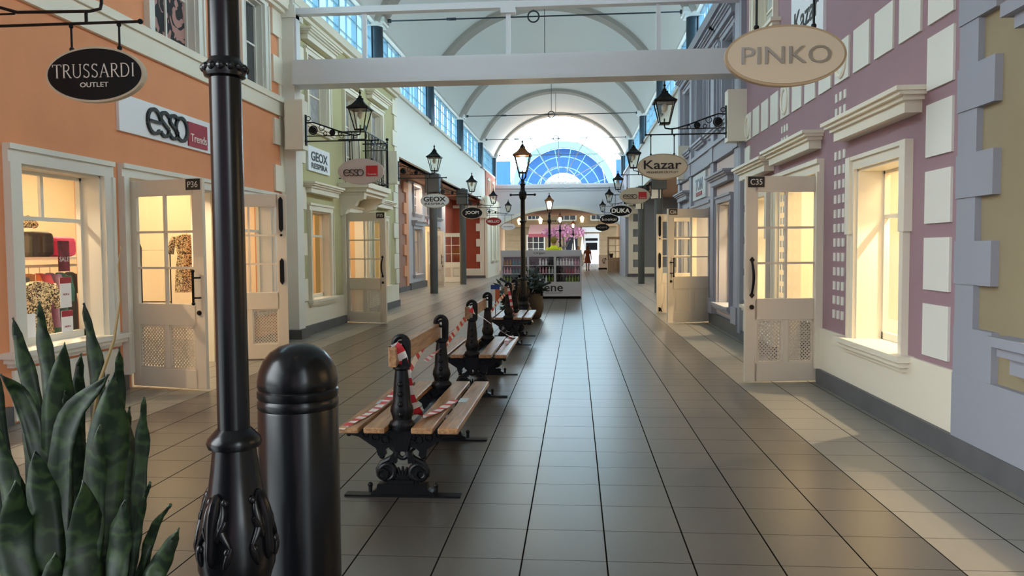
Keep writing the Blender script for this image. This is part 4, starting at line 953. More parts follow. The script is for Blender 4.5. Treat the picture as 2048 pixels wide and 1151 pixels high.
# standing lamp posts
def post(x, y, label, lit=True, top=True):
    t = thing('street_lamp', label, 'lamp post', (x, y, 0))
    p = [(.20, 0), (.20, .05), (.17, .08), (.165, .30), (.125, .36), (.13, .40), (.108, .425), (.098, .445), (.102, .465), (.114, .50), (.116, .54), (.112, .60), (.098, .67), (.082, .73), (.072, .80), (.064, .87)]
    MB().lathe(p, seg=36).build('base', black, t, smooth=True)
    MB().lathe([(.06, .865), (.078, .872), (.082, .885), (.078, .90), (.064, .915), (.05, .93)], seg=16).build('collar', black, t, smooth=True)
    MB().lathe([(.0475, .92), (.0465, 2.0)], seg=28).build('pole', black, t, smooth=True)
    def rad(z):
        for (r0, a0), (r1, a1) in zip(p, p[1:]):
            if a0 <= z <= a1: return r0 + (r1 - r0) * (z - a0) / max(1e-6, a1 - a0)
        return .06
    mb = MB()                                     # raised acanthus and shell ornament on the swelling
    def lf(A, pts, r_):
        mb.tube([((rad(z) + off) * cos(A + a), (rad(z) + off) * sin(A + a), z) for a, z, off in pts], r_, 7)
    for q_ in range(4):
        A = q_ * pi / 2 - pi / 2 - .25
        for a in (-.30, -.15, 0, .15, .30): lf(A, [(a * .4, .60, 0), (a * .9, .65, .008), (a * 1.3, .695 - abs(a) * .06, .004)], [.008, .017, .008])
        for sg in (-1, 1):
            lf(A, [(sg * (.12 + .34 * k / 9 + .08 * sin(k * .9)), .735 - .017 * k, .004) for k in range(10)], [.004 + .011 * sin(pi * k / 9) for k in range(10)])
            lf(A, [(sg * (.55 - .05 * k), .60 - .018 * k, .003) for k in range(5)], [.005, .012, .014, .011, .004])
            mb.sphere((rad(.72) * cos(A + sg * .3), rad(.72) * sin(A + sg * .3), .72), .014, seg=8)
            mb.sphere((rad(.58) * cos(A + sg * .45), rad(.58) * sin(A + sg * .45), .58), .015, seg=8)
        lf(A, [(0, .53, 0), (0, .56, .006), (0, .61, .006), (0, .66, .012), (0, .72, .010), (0, .75, 0)], [.006, .02, .015, .022, .024, .008])
    og = mb.build('ornament', black, t, smooth=True); sm_ = og.modifiers.new('soft', 'SUBSURF'); sm_.levels = 1; sm_.render_levels = 1
    mb = MB().lathe([(.0475, 1.99), (.060, 1.995), (.064, 2.01), (.060, 2.03), (.05, 2.04), (.0455, 2.05)], seg=24)
    for k in range(14): mb.sphere((.058 * cos(2 * pi * k / 14), .058 * sin(2 * pi * k / 14), 2.018), .0135, seg=8)
    mb.build('beaded_ring', black, t, smooth=True)
    MB().lathe([(.0455, 2.04), (.044, 2.44), (.06, 2.46), (.075, 2.50), (.075, 2.58), (.05, 2.62), (.042, 2.66), (.042, 2.72), (.055, 2.73), (.055, 2.75), (.038, 2.77), (.036, 2.84)], seg=24).build('upper_pole', black, t, smooth=True)
    mb = MB().tube([(-.23, 0, 2.54), (.23, 0, 2.54)], .014)
    for sg in (-1, 1): mb.sphere((sg * .235, 0, 2.54), .026)
    mb.build('ladder_bar', black, t, smooth=True)
    mb = MB()
    for a in (1, 3, 5, 7):
        A = a * pi / 4; mb.tube([(r_ * cos(A), r_ * sin(A), z) for r_, z in ((.03, 2.83), (.085, 2.89), (.09, 2.92), (.095, 2.955))], .01, 6)
    mb.tube([(0, 0, 2.83), (0, 0, 2.97)], .012); mb.build('lantern_cradle', black, t, smooth=True)
    e = bpy.data.objects.new('lantern', None); COL.objects.link(e); e.parent = t; e.location = (0, 0, 2.80); lantern_into(e, .17, lit=lit)
    if lit:
        l = bpy.data.lights.new('lamp_glow', 'POINT'); l.energy = 14; l.color = (1, .68, .36); l.shadow_soft_size = .05
        o = bpy.data.objects.new('lamp_glow', l); COL.objects.link(o); o.parent = e; o.location = (.0, .0, .34)
    return t
post(-1.052, 2.3, 'tall black lamp post with swelling ornate base close to the viewer, beside the bollard')
post(-1.035, 15.3, 'lit black lamp post rising behind the third bench')
post(-1.0, 29.6, 'lit black lamp post standing behind the white kiosk')
post(-.9, 44.5, 'far lit black lamp post under the archway')
post(-.2, 56.0, 'farthest lit black lamp post in the courtyard')
t = thing('bollard', 'thick black domed bollard beside the near lamp post', 'bollard', (-1.06, 2.88, 0))
MB().lathe([(.15, 0), (.15, .87), (.146, .88)], seg=48).build('shaft', black, t, smooth=True)
MB().lathe([(.146, .875), (.151, .882), (.151, .905), (.146, .915), (.151, .922), (.151, .945), (.145, .952)], seg=48).build('collar', black, t, smooth=True)
MB().lathe([(.145, .95), (.150, .96), (.150, .985), (.143, 1.02), (.126, 1.06), (.1, 1.09), (.066, 1.11), (.03, 1.12), (.003, 1.122)], seg=48).build('dome', black, t, smooth=True)
# ------------------------------------------------------------ benches
def mirror(pts): return pts + [(-x, z) for x, z in reversed(pts)]
def make_bench(y0, label, L=1.38, plate_dark=True):
    t = thing('bench', label, 'bench', (-1.04, y0, 0))
    for k, yy in enumerate((0, L)):
        g = bpy.data.objects.new('end_frame', None); COL.objects.link(g); g.parent = t; g.location = (0, yy, 0)
        MB().box(-.35, .35, -.035, .035, 0, .012).build('foot_plate', iron, g)
        mb = MB()
        # lower scrolls and waist, cut with openings by building from overlapping castings
        mb.prism(mirror([(-.19, .012), (-.185, .03), (-.155, .045), (-.15, .075), (-.12, .08), (-.10, .075)]), 'xz', -.03, .03)
        for sg in (-1, 1):
            mb.torus((sg * .095, 0, .145), .045, .02, seg=20, tseg=8).torus((sg * .095, 0, .145), .012, .016, seg=10, tseg=6)
            mb.tube([(sg * .145, 0, .12), (sg * .15, 0, .16), (sg * .125, 0, .2), (sg * .08, 0, .222), (sg * .045, 0, .245), (sg * .03, 0, .28)], .017, 8)
            mb.tube([(sg * .07, 0, .3), (sg * .035, 0, .27), (sg * .04, 0, .24)], .02, 8)
            # hooked spandrel under the seat
            mb.prism([(sg * x, z) for x, z in ((.03, .27), (.05, .30), (.085, .295), (.105, .275), (.10, .25), (.125, .232), (.145, .25), (.155, .29), (.2, .32), (.26, .36), (.315, .372), (.335, .385), (.335, .40), (.03, .40))][::sg], 'xz', -.022, .022)
            mb.sphere((sg * .325, 0, .375), .018); mb.sphere((sg * .125, 0, .245), .02, sz=1.2)
            for x, z, r_ in ((.10, .345, .024), (.16, .36, .022), (.22, .375, .016), (.065, .36, .02)): mb.torus((sg * x, -.022, z), r_, .007, seg=12).torus((sg * x, .022, z), r_, .007, seg=12)
        for sg in (-1, 1):
            mb.prism([(sg * (.095 + .056 * cos(2 * pi * k / 18)), .148 + .062 * sin(2 * pi * k / 18)) for k in range(18)], 'xz', -.016, .016)
            mb.torus((sg * .115, -.02, .135), .03, .009, seg=14).torus((sg * .115, .02, .135), .03, .009, seg=14)
            mb.prism([(sg * .035, .20), (sg * .08, .205), (sg * .075, .235), (sg * .05, .27), (sg * .03, .28)], 'xz', -.018, .018)
            mb.prism([(sg * .03, .075), (sg * .10, .075), (sg * .08, .10), (sg * .05, .10)], 'xz', -.018, .018)
        mb.torus((0, 0, .256), .028, .014, seg=16, tseg=8).prism([(-.035, .275), (.035, .275), (.07, .40), (-.07, .40)], 'xz', -.03, .03)
        for a in range(-3, 4):                          # fan of leaves between the scrolls
            A = R(90 - a * 19); mb.tube([(0, 0, .08), (.05 * cos(A), 0, .08 + .055 * sin(A)), (.085 * cos(A), 0, .08 + .10 * sin(A))], [.008, .013, .006], 6)
        mb.box(-.07, .07, -.025, .025, .07, .1)
        for sg in (-1, 1): mb.tube([(sg * .2, 0, .02), (sg * .2, 0, .06)], .012).sphere((sg * .2, 0, .065), .016)
        mb.build('cast_leg', iron, g, smooth=True)
        MB().lathe([(.072, .40), (.082, .425), (.075, .45), (.058, .465), (.062, .485), (.072, .515), (.066, .545), (.056, .57), (.05, .65), (.042, .73), (.038, .758), (.052, .768), (.052, .785), (.042, .795)], seg=14, sy=.62).build('post', iron, g, smooth=True)
        mb = MB().tube([(-.04, 0, .78), (-.043, 0, .9)] + [(.043 * cos(pi - pi * i / 10), 0, .915 + .045 * sin(pi - pi * i / 10)) for i in range(11)] + [(.043, 0, .9), (.04, 0, .78)], .017, 8)
        mb.torus((0, 0, .905), .022, .010, seg=12)
        mb.prism([(.01, .78), (.04, .78), (.043, .93), (.02, .96), (.01, .95)], 'xz', -.02, .02); mb.build('post_head', iron, g, smooth=True)
        mb = MB()
        for z in (.50, .56, .62, .68): mb.sphere((0, -.038, z), .017).sphere((0, .038, z), .017)
        split(mb.build('ornament', iron, g, smooth=True))
    for x0, x1 in ((-.355, -.235), (-.205, -.078), (.078, .205), (.235, .355)):
        MB().box(x0, x1, -.12, L + .13, .402, .438).build('seat_plank', wood, t, bevel=.007)
    MB().box(-.062, -.014, -.07, L + .07, .785, .905).build('back_plank', wood, t, bevel=.006)
    MB().box(-.02, .02, 0, L, .33, .36).build('tie_bar', iron, t)
    return t
make_bench(4.55, 'wooden double-sided bench nearest the viewer, red-white tape across its seats')
make_bench(7.72, 'second wooden bench along the centre, tape running from its back to the seat edge')
make_bench(11.95, 'third wooden bench, in front of the potted plant', L=1.25)
for y, x, lab in ((5.28, -.79, 'pale blue notice sticker on the right seat of the nearest bench'), (5.2, -1.34, 'pale blue notice sticker on the left seat of the nearest bench')):
    tag(MB().box(x - .015, x + .045, y - .07, y + .07, .4385, .4395).build('notice_sticker', mat('sticker_blue', S(186, 205, 214), .5)), lab, 'sticker')
t = thing('notice_card', 'small blue, white and orange notice card beside the back of the third bench', 'notice', (-1.27, 12.2, .72))
MB().box(-.07, .07, -.002, .002, .13, .2).build('blue_header', mat('card_blue', S(24, 66, 140), .5), t)
MB().box(-.07, .0, -.002, .002, -.06, .13).build('white_field', signwhite, t); MB().box(0, .07, -.002, .002, -.06, .13).build('orange_field', mat('card_orange', S(200, 96, 50), .5), t)
MB().tube([(0, .01, -.28), (0, .01, .14)], .006).build('stick', iron, t)

# barrier tape: striped ribbon that follows a path
def tape(pts, label, w=.05, stripe=.055, nrm=None, twist=0.0):
    P = [Vector(p) for p in pts]; dense = []
    for i in range(len(P) - 1):
        p0 = P[max(0, i - 1)]; p1 = P[i]; p2 = P[i + 1]; p3 = P[min(len(P) - 1, i + 2)]
        for k in range(12):
            s = k / 12; dense.append(.5 * ((2 * p1) + (p2 - p0) * s + (2 * p0 - 5 * p1 + 4 * p2 - p3) * s * s + (3 * p1 - p0 - 3 * p2 + p3) * s ** 3))
    dense.append(P[-1]); mb = MB(); d = 0; prev = None; tot = len(dense)
    seg = []
    for i, p in enumerate(dense):
        q = dense[min(i + 1, tot - 1)] - dense[max(i - 1, 0)]; q.normalize()
        n = Vector(nrm[min(len(nrm) - 1, int(i / 12))]) if isinstance(nrm, list) else Vector(nrm or (0, 0, 1))
        s = q.cross(n)
        if s.length < .05: s = q.orthogonal()
        s.normalize(); s = Matrix.Rotation(twist * sin(i * .22) + .12 * sin(i * .9), 3, q) @ s
        if prev is not None:
            if s.dot(prev) < 0: s = -s
            s = (s * .5 + prev * .5).normalized()
            d += (p - dense[i - 1]).length
        prev = s; a, b = mb.bm.verts.new(p - s * w / 2), mb.bm.verts.new(p + s * w / 2); seg.append((a, b, d))
    for (a, b, d0), (c, e, d1) in zip(seg, seg[1:]):
        mb.mi = int((d0 + d1) / 2 / stripe) % 2; mb._f([a, c, e, b])
    o = mb.build('barrier_tape', [tapew, taper], smooth=True)
    return tag(o, label, 'barrier tape')
bx_ = -1.04
tape([(bx_ - .34, 4.42, .43), (bx_ - .30, 4.55, .445), (bx_ - .25, 4.95, .452), (bx_ - .2, 5.35, .52), (bx_ - .10, 5.75, .76), (bx_ - .07, 5.95, .84)], 'red and white tape stretched over the left seat of the nearest bench', nrm=[(0, 0, 1)] * 3 + [(1, 0, .4)] * 3)
tape([(bx_ - .065, 4.52, .90), (bx_ - .03, 4.50, .915), (bx_ + .01, 4.52, .86), (bx_ + .03, 4.56, .72), (bx_ + .045, 4.60, .58), (bx_ + .08, 4.66, .475), (bx_ + .12, 4.72, .452), (bx_ + .17, 4.95, .448), (bx_ + .22, 5.18, .46)], 'red and white tape draped from the back of the nearest bench to its right seat', nrm=[(0, 0, 1), (0, -1, .3), (0, -1, 0), (0, -1, 0), (0, -1, .2), (-.3, -.5, 1), (0, 0, 1), (0, 0, 1)], w=.055)
tape([(bx_ - .02, 5.98, .70), (bx_ + .03, 5.6, .74), (bx_ + .02, 5.2, .72)], 'short loose tape end behind the nearest bench back', w=.03, twist=.6)
tape([(bx_ - .30, 7.5, .46), (bx_ - .22, 7.85, .60), (bx_ - .1, 8.3, .80)], 'red and white tape on the left side of the second bench', nrm=(1, 0, .5))
tape([(bx_ - .04, 7.70, .905), (bx_ + .02, 7.68, .86), (bx_ + .12, 8.1, .72), (bx_ + .26, 8.8, .50), (bx_ + .31, 9.05, .45), (bx_ + .25, 8.9, .443), (bx_ + .28, 8.4, .443)], 'red and white tape slanting from the second bench back down to its right edge', nrm=(0, -1, .6))
tape([(bx_ - .30, 11.75, .46), (bx_ - .20, 12.0, .62), (bx_ - .07, 12.4, .80)], 'red and white tape on the left side of the third bench', nrm=(1, 0, .5))
tape([(bx_ - .0, 11.93, .88), (bx_ + .04, 11.9, .7), (bx_ + .06, 12.0, .5), (bx_ + .1, 12.3, .45)], 'red and white tape hanging down the post of the third bench', nrm=(0, -1, 0), w=.04)

# ------------------------------------------------------------ plants
t = thing('snake_plant', 'large dark green snake plant at the lower left corner', 'plant', (-1.34, 1.92, 0))
MB().lathe([(.18, 0), (.2, .02), (.225, .44), (.235, .45), (.235, .48), (.215, .48), (.21, .46), (.02, .45)], seg=36).build('pot', mat('dark_planter', S(40, 40, 42), .4), t, smooth=True)
MB().lathe([(.21, .455), (.12, .475), (.01, .48)], seg=24, caps=False).build('soil', soil, t, smooth=True)
def Pz(px, py, Yd):                       # point on the vertical plane Y = Yd, seen at that place in the photo
    d = fw + r2 * ((px - 1024) / FPX) - u2 * ((py - 575.5) / FPX); s_ = Yd / d.y
    return Vector((d.x * s_, Yd, 1.47 + d.z * s_))
LV = [ # tip px, mid px, base px, width m, depth, flip
 ((26, 634), (60, 760), (110, 1000), .050, 1.80, 0), ((79, 602), (95, 720), (130, 1000), .050, 1.86, 0), ((129, 684), (118, 820), (120, 1100), .078, 1.78, 0),
 ((168, 605), (195, 740), (205, 1000), .052, 1.88, 0), ((238, 693), (238, 790), (222, 1050), .034, 1.90, 0), ((162, 706), (158, 800), (160, 1050), .040, 1.92, 0),
 ((218, 748), (128, 870), (125, 1151), .085, 1.74, 1), ((228, 745), (215, 900), (190, 1151), .105, 1.72, 0), ((287, 796), (283, 900), (265, 1100), .050, 1.76, 0),
 ((259, 812), (250, 900), (240, 1100), .034, 1.84, 0), ((299, 966), (280, 1030), (262, 1151), .028, 1.74, 0), ((340, 1010), (305, 1060), (278, 1151), .026, 1.70, 0),
 ((358, 1055), (325, 1120), (290, 1190), .050, 1.68, 0), ((0, 748), (50, 810), (100, 1000), .050, 1.76, 1), ((-10, 840), (20, 960), (60, 1151), .070, 1.70, 0),
 ((-30, 640), (-10, 800), (40, 1100), .06, 1.88, 0), ((-45, 760), (-20, 900), (60, 1151), .07, 1.80, 0), ((215, 760), (245, 900), (245, 1151), .07, 1.78, 0),
 ((110, 1105), (105, 1160), (100, 1200), .06, 1.66, 0), ((70, 900), (90, 1000), (110, 1190), .085, 1.70, 0), ((165, 960), (170, 1060), (165, 1200), .09, 1.67, 0),
 ((250, 1000), (240, 1080), (225, 1200), .075, 1.66, 0), ((30, 960), (30, 1060), (60, 1200), .09, 1.67, 0), ((130, 780), (150, 900), (160, 1151), .07, 1.82, 0), ((60, 800), (70, 900), (100, 1151), .07, 1.84, 0),
 ((200, 850), (190, 960), (180, 1151), .07, 1.70, 0), ((5, 880), (40, 1000), (90, 1190), .06, 1.86, 0)]
for i, (tp, md, bs, wd, yd, fl_) in enumerate(LV):
    T_, M_, B_ = Pz(*tp, yd - .06), Pz(*md, yd), Pz(*bs, yd)
    root = Vector((-1.34 + (B_.x + 1.34) * .55, 1.92 + (yd - 1.80) * .7, .46)); nseg = 22; mb = MB(); rows_ = []
    C0, C1, C2, C3 = root, B_ if B_.z > .56 else root.lerp(M_, .35), M_, T_
    def cv(s):
        # Catmull-Rom through root, B, M, T
        pts = [C0 - (C1 - C0), C0, C1, C2, C3, C3 + (C3 - C2)]; u = s * 3; k = min(2, int(u)); s_ = u - k; p0, p1, p2, p3 = pts[k:k + 4]
        return .5 * ((2 * p1) + (p2 - p0) * s_ + (2 * p0 - 5 * p1 + 4 * p2 - p3) * s_ * s_ + (3 * p1 - p0 - 3 * p2 + p3) * s_ ** 3)
    ph = random.uniform(-.6, .6)
    for k in range(nseg + 1):
        s = k / nseg; p = cv(s); q = (cv(min(1, s + .01)) - cv(max(0, s - .01))).normalized()
        wv = wd * .88 * (0.55 + .45 * min(1, s * 2.2)) * min(1, ((1 - s) * 3.0) ** .75 if s > .66 else 1) * (1 + .05 * sin(s * 17 + i))
        wv = max(wv, .0015)
        side = q.cross(Vector((sin(ph + .5 * s), -cos(ph + .5 * s), 0))).normalized(); nn = side.cross(q)
        rows_.append([mb.bm.verts.new(p + side * wv * .5 * a + nn * (.16 * wv * (1 - a * a)) * (-1 if fl_ else 1) + nn * .003 * sin(s * 30 + a * 2)) for a in (-1, -.5, 0, .5, 1)])
    for A, B in zip(rows_, rows_[1:]):
        for k in range(4): mb._f([A[k], A[k + 1], B[k + 1], B[k]])
    o = mb.build('leaf', snake, t, smooth=True); o.location = -t.location
    sm = o.modifiers.new('thick', 'SOLIDIFY'); sm.thickness = .004
mb = MB().tube([Pz(x, y, 1.86) for x, y in ((175, 900), (200, 760), (228, 680), (240, 600), (236, 530), (243, 490))], [.005, .005, .004, .003, .002, .001], 6)
o = mb.build('dried_leaf', mat('dried_leaf', S(120, 98, 58), .7), t, smooth=True); o.location = -t.location; o['label'] = 'thin curled straw-coloured dried leaf'
mb = MB().tube([Pz(x, y, 1.7) for x, y in ((290, 1151), (300, 1100), (318, 1050), (336, 1012))], [.006, .005, .003, .001], 6)
o = mb.build('leaf_tip', snake, t, smooth=True); o.location = -t.location

def bushy(t, cx, cy, z0, n, spread, hgt, mt, lw=.035, ll=.22, seed=1):
    rnd = random.Random(seed); mb = MB(); st = MB()
    for k in range(n):
        a = rnd.uniform(0, 2 * pi); el = rnd.uniform(.1, 1.25); L = rnd.uniform(.5, 1) * spread
        base = Vector((cx, cy, z0)); tip = base + Vector((cos(a) * cos(el) * L, sin(a) * cos(el) * L, sin(el) * hgt * rnd.uniform(.5, 1)))
        st.tube([base, base.lerp(tip, .5) + Vector((0, 0, .06)), tip], .006, 5)
        for j in range(5):
            c = base.lerp(tip, .45 + .13 * j) + Vector((rnd.uniform(-.05, .05), rnd.uniform(-.05, .05), rnd.uniform(-.03, .06)))
            d = Vector((cos(a + rnd.uniform(-1.2, 1.2)), sin(a + rnd.uniform(-1.2, 1.2)), rnd.uniform(-.5, .5))).normalized(); s = d.orthogonal().normalized() * lw; l_ = ll * rnd.uniform(.6, 1)
            v = [mb.bm.verts.new(p) for p in (c, c + d * l_ * .5 + s, c + d * l_, c + d * l_ * .5 - s)]; mb._f(v)
    tag(mb.build('foliage', mt, t), kind='stuff'); st.build('stem', mt, t)
t = thing('potted_plant', 'dark bushy plant in a brown barrel pot behind the third bench', 'potted plant', (-1.0, 16.6, 0))
MB().lathe([(.22, 0), (.25, .03), (.31, .22), (.31, .32), (.28, .50), (.29, .54), (.26, .54), (.25, .48), (.01, .47)], seg=24).build('pot', barkpot, t, smooth=True)
dg = mat('dark_foliage', S(30, 44, 34), .4)
bushy(t, 0, 0, .48, 46, .40, .75, dg, seed=3)
MB().tube([(0, 0, .5), (-.3, 0, .66), (-.62, -.05, .86)], [.012, .02, .03], 6).tube([(0, 0, .5), (.25, 0, .68), (.46, 0, .78)], [.012, .02, .03], 6).build('long_leaf', dg, t, smooth=True)
t = thing('potted_plant', 'second low dark plant beside the barrel pot at the lamp post', 'potted plant', (-1.35, 15.9, 0))
MB().lathe([(.16, 0), (.21, .3), (.22, .32), (.19, .32), (.01, .30)], seg=20).build('pot', iron, t, smooth=True)
bushy(t, 0, 0, .3, 22, .38, .55, dg, seed=5)

# ------------------------------------------------------------ kiosk with bottles
KX0, KX1, KY0, KY1, KZ = -2.25, .165, 23.3, 24.9, 1.45
t = thing('display_kiosk', 'white glazed cosmetics kiosk standing in the middle of the arcade', 'kiosk', ((KX0 + KX1) / 2, KY0, 0)); hwk = (KX1 - KX0) / 2
MB().box(-hwk + .03, hwk - .03, .05, KY1 - KY0 - .05, 0, .07).build('plinth', signblack, t)
MB().box(-hwk, hwk, 0, KY1 - KY0, .07, .50).build('lower_panel', kioskw, t)
mb = MB().box(-hwk, hwk, 0, KY1 - KY0, 1.25, KZ).box(-hwk, hwk, KY1 - KY0 - .05, KY1 - KY0, .5, 1.25).box(-hwk, -hwk + .05, 0, KY1 - KY0, .5, 1.25).box(hwk - .05, hwk, 0, KY1 - KY0, .5, 1.25)
secs = [(-hwk + .05, -.42), (-.36, .38), (.45, hwk - .05)]
mb.box(-.42, -.36, 0, .05, .5, 1.25).box(.38, .45, 0, .05, .5, 1.25).box(-hwk, hwk, .42, .45, .5, 1.25); mb.build('cabinet_frame', kioskw, t)
MB().box(-hwk + .05, hwk - .05, .03, .42, .735, .745).box(-hwk + .05, hwk - .05, .03, .42, .985, .995).build('shelf', signwhite, t)
MB().quad((-hwk + .05, .02, .5), (hwk - .05, .02, .5), (hwk - .05, .02, 1.25), (-hwk + .05, .02, 1.25)).build('pane', MATS['glass'], t)
MB().box(-hwk, -.4, -.01, 0, 1.27, 1.44).box(-.38, hwk, -.01, 0, 1.27, 1.44).build('header_panel', kioskw, t)
text('ene', .56, .17, letterb, t, (.37, -.005, .30), bold=.01); text('Organ', .34, .08, letterb, t, (-.05, -.012, 1.355))
MB().box(.1, .62, -.004, 0, .165, .175).build('underline', letterb, t)
MB().box(-hwk + .05, hwk - .05, .40, .415, .5, 1.25).build('back_panel', mat('kiosk_dark_back', S(34, 34, 40), .5), t)
l = bpy.data.lights.new('shelf_light', 'AREA'); l.shape = 'RECTANGLE'; l.size = 2.2; l.size_y = .15; l.energy = 6; l.color = (.95, .97, 1)
o = bpy.data.objects.new('shelf_light', l); COL.objects.link(o); o.location = ((KX0 + KX1) / 2, KY0 + .22, 1.235); l.energy = 1.5
bott = {}
def bottle(c): 
    if c not in bott:
        mt = mat('bottle_' + c, {'dark': S(26, 24, 28), 'green': S(120, 150, 50), 'crimson': S(150, 26, 48), 'white': S(225, 225, 225), 'teal': S(40, 110, 120), 'amber': S(150, 110, 40), 'pink': S(205, 150, 165)}[c], .25)
        o = MB().lathe([(.026, 0), (.028, .01), (.028, .11), (.012, .13), (.012, .15), (.016, .15), (.016, .175), (.003, .178)], seg=10).build('bottle', mt, smooth=True); bott[c] = o; first = True
        return o
    o = bott[c].copy(); COL.objects.link(o); return o
names = [['amber', 'teal', 'dark'], ['dark', 'white', 'dark'], ['white', 'white', 'pink']], [['pink', 'teal', 'white'], ['teal', 'pink', 'white'], ['dark', 'crimson', 'pink']], [['green', 'dark', 'white'], ['dark', 'white', 'green'], ['dark', 'green', 'green']]
rnd = random.Random(4)
place = ['left', 'middle', 'right']; lev = ['top', 'middle', 'bottom']
for li, z in enumerate((.996, .746, .501)):
    for si, (a, b) in enumerate(secs):
        n = 8; cs = names[li][si]
        for k in range(n):
            c = cs[int(k * len(cs) / n)]; o = bottle(c)
            o.location = ((KX0 + KX1) / 2 + a + (b - a) * (k + .5) / n, KY0 + .12 + rnd.uniform(-.02, .02), z); o.scale = (1.15, 1.15, rnd.uniform(.95, 1.2))
            tag(o, f'{c} bottle on the {lev[li]} shelf of the {place[si]} kiosk section', 'bottle', f'{c} bottles on the {lev[li]} shelf, {place[si]} kiosk section')

# ------------------------------------------------------------ things inside the clothes shop
def garment(x, y, ztop, L, w, mt, label, cat='garment', ry=0, thick=.05, group=None):
    t = thing('dress' if L > .7 else 'shirt', label, cat, (x, y, ztop), rz=ry, group=group)
    mb = MB(); prof = [(.16, 0), (.5, .04), (.46, .18), (.36, .35), (.44, .6), (.5, 1.0)]
    rings = []
    for f, g in prof:
        hh = w * f; z = -g * L; rings.append([mb.bm.verts.new((hh * cos(2 * pi * k / 14) * (1 + .06 * sin(5 * k)), thick * (.6 + g) * sin(2 * pi * k / 14) * (1 + .2 * sin(3 * k + g * 4)), z)) for k in range(14)])
    for A, B in zip(rings, rings[1:]):
        for k in range(14): mb._f([A[k], A[(k + 1) % 14], B[(k + 1) % 14], B[k]])
    mb._f(rings[0]); mb.build('cloth_body', mt, t, smooth=True)
    mb = MB()
    for sg in (-1, 1): mb.tube([(sg * w * .44, 0, -.05 * L), (sg * w * .60, 0, -.2 * L), (sg * w * .62, 0, -.34 * L)], [.045, .05, .04], 8)
    split(mb.build('sleeve', mt, t, smooth=True))
    MB().tube([(0, 0, .07), (0, 0, .0)], .004, 6).tube([(-w * .45, 0, -.035), (0, 0, .0), (w * .45, 0, -.035)], .006, 6).build('hanger', shopwood, t)
    return t
RX, RY = -5.85, 7.15
t = thing('clothes_rail', 'white clothes rail inside the shop window of the orange front', 'clothes rail', (RX, RY, 0))
mb = MB().tube([(0, 0, 1.33), (0, 1.6, 1.33)], .015).box(-.2, .2, 0, 1.6, 1.40, 1.43)
mb.build('rail', white, t)
mb = MB()
for yy in (0, 1.6): mb.tube([(.18, yy, 0), (.18, yy, 1.4)], .018)
split(mb.build('upright', white, t))
gm = lambda n, c: mat('cloth_' + n, c, .85)
for k, (nm, c, L) in enumerate([('green', S(30, 130, 70), 1.0), ('blue', S(60, 110, 190), .6), ('navy', S(30, 40, 80), .9), ('orange', S(224, 130, 50), .55), ('rose', S(220, 90, 120), .6), ('lilac', S(170, 150, 200), .6), ('teal', S(20, 120, 110), .95), ('charcoal', S(60, 60, 64), .7)]):
    garment(RX, RY + .25 + k * .17, 1.25, L, .34, gm(nm, c), f'{nm} garment hanging on the rail inside the clothes shop window', ry=-.5, thick=.04)
for k, (nm, c) in enumerate([('dark', S(62, 56, 52)), ('black', S(36, 34, 36)), ('pink', S(226, 70, 120))]):
    tag(MB().box(-.17, .17, -.17 , .17, 0, .27 - .05 * (k == 2)).build('folded_clothes', gm(nm + '_stack', c), loc=(RX, RY + .42 + k * .38, 1.43), bevel=.05), f'{nm} stack of clothes on the shelf above the rail', 'clothes')
garment(-5.35, 7.33, 1.19, .82, .34, animal, 'animal print dress hanging in the clothes shop window', cat='dress', ry=pi / 2 - .5, thick=.09)
tag(MB().torus((0, 0, .06), .08, .035, axis='z', seg=14).tube([(-.1, 0, .08), (.02, .05, .12), (.12, 0, .05)], .04).build('scarf', animal, loc=(RX + .12, RY + .55, 1.71), smooth=True), 'animal print scarf lying on the clothes stacks in the shop window', 'scarf')
garment(-5.55, 10.75, 1.72, .82, .34, animal, 'animal print dress seen through the open P36 door', cat='dress', ry=.3, thick=.1)
garment(-5.86, 9.72, 1.72, 1.0, .3, gm('charcoal', S(60, 60, 64)), 'dark coat hanging behind the open P36 door', cat='coat', ry=1.0)
t = thing('garment_frame', 'thin dark metal frame stand inside the clothes shop', 'stand', (-6.1, 10.9, 0))
MB().tube([(-.22, 0, 0), (-.22, 0, 1.50), (.22, 0, 1.50), (.22, 0, 0)], .01, 6).tube([(-.22, 0, .75), (.22, 0, .75)], .008, 6).build('frame', iron, t)
def poster(y, z, w, h, mt, label, words=(), hdr=None):
    t = thing('window_poster', label, 'poster', (XL - .20, y, z))
    MB().box(0, .004, -w / 2, w / 2, -h / 2, h / 2).build('sheet', mt, t)
    if hdr: MB().box(.004, .006, -w / 2, w / 2, h / 2 - hdr[0], h / 2).build('header', hdr[1], t)
    for s_, ww, hh, dz, m_ in words: text(s_, ww, hh, m_, t, (.007, 0, dz), right=(0, 1, 0), depth=.002)
poster(7.33, 1.44, .17, .30, mat('poster_crimson', S(120, 36, 56), .5, var=.5, vscale=9), 'crimson SALE poster in the clothes shop window', [('SALE', .14, .045, -.03, letterw)])
poster(7.34, 1.08, .17, .30, signwhite, 'upper white price sheet with crimson header in the clothes shop window', [('99,99 zł', .09, .02, -.02, crimson)], hdr=(.06, crimson))
poster(7.35, .76, .17, .28, signwhite, 'lower white price sheet with crimson header in the clothes shop window', [('149,99 zł', .09, .02, -.02, crimson)], hdr=(.06, crimson))
t = thing('opening_hours_sheet', 'small white text sheet low in the clothes shop window', 'poster', (XL - .20, 6.78, .78))
MB().box(0, .004, -.11, .11, -.13, .13).build('sheet', signwhite, t)

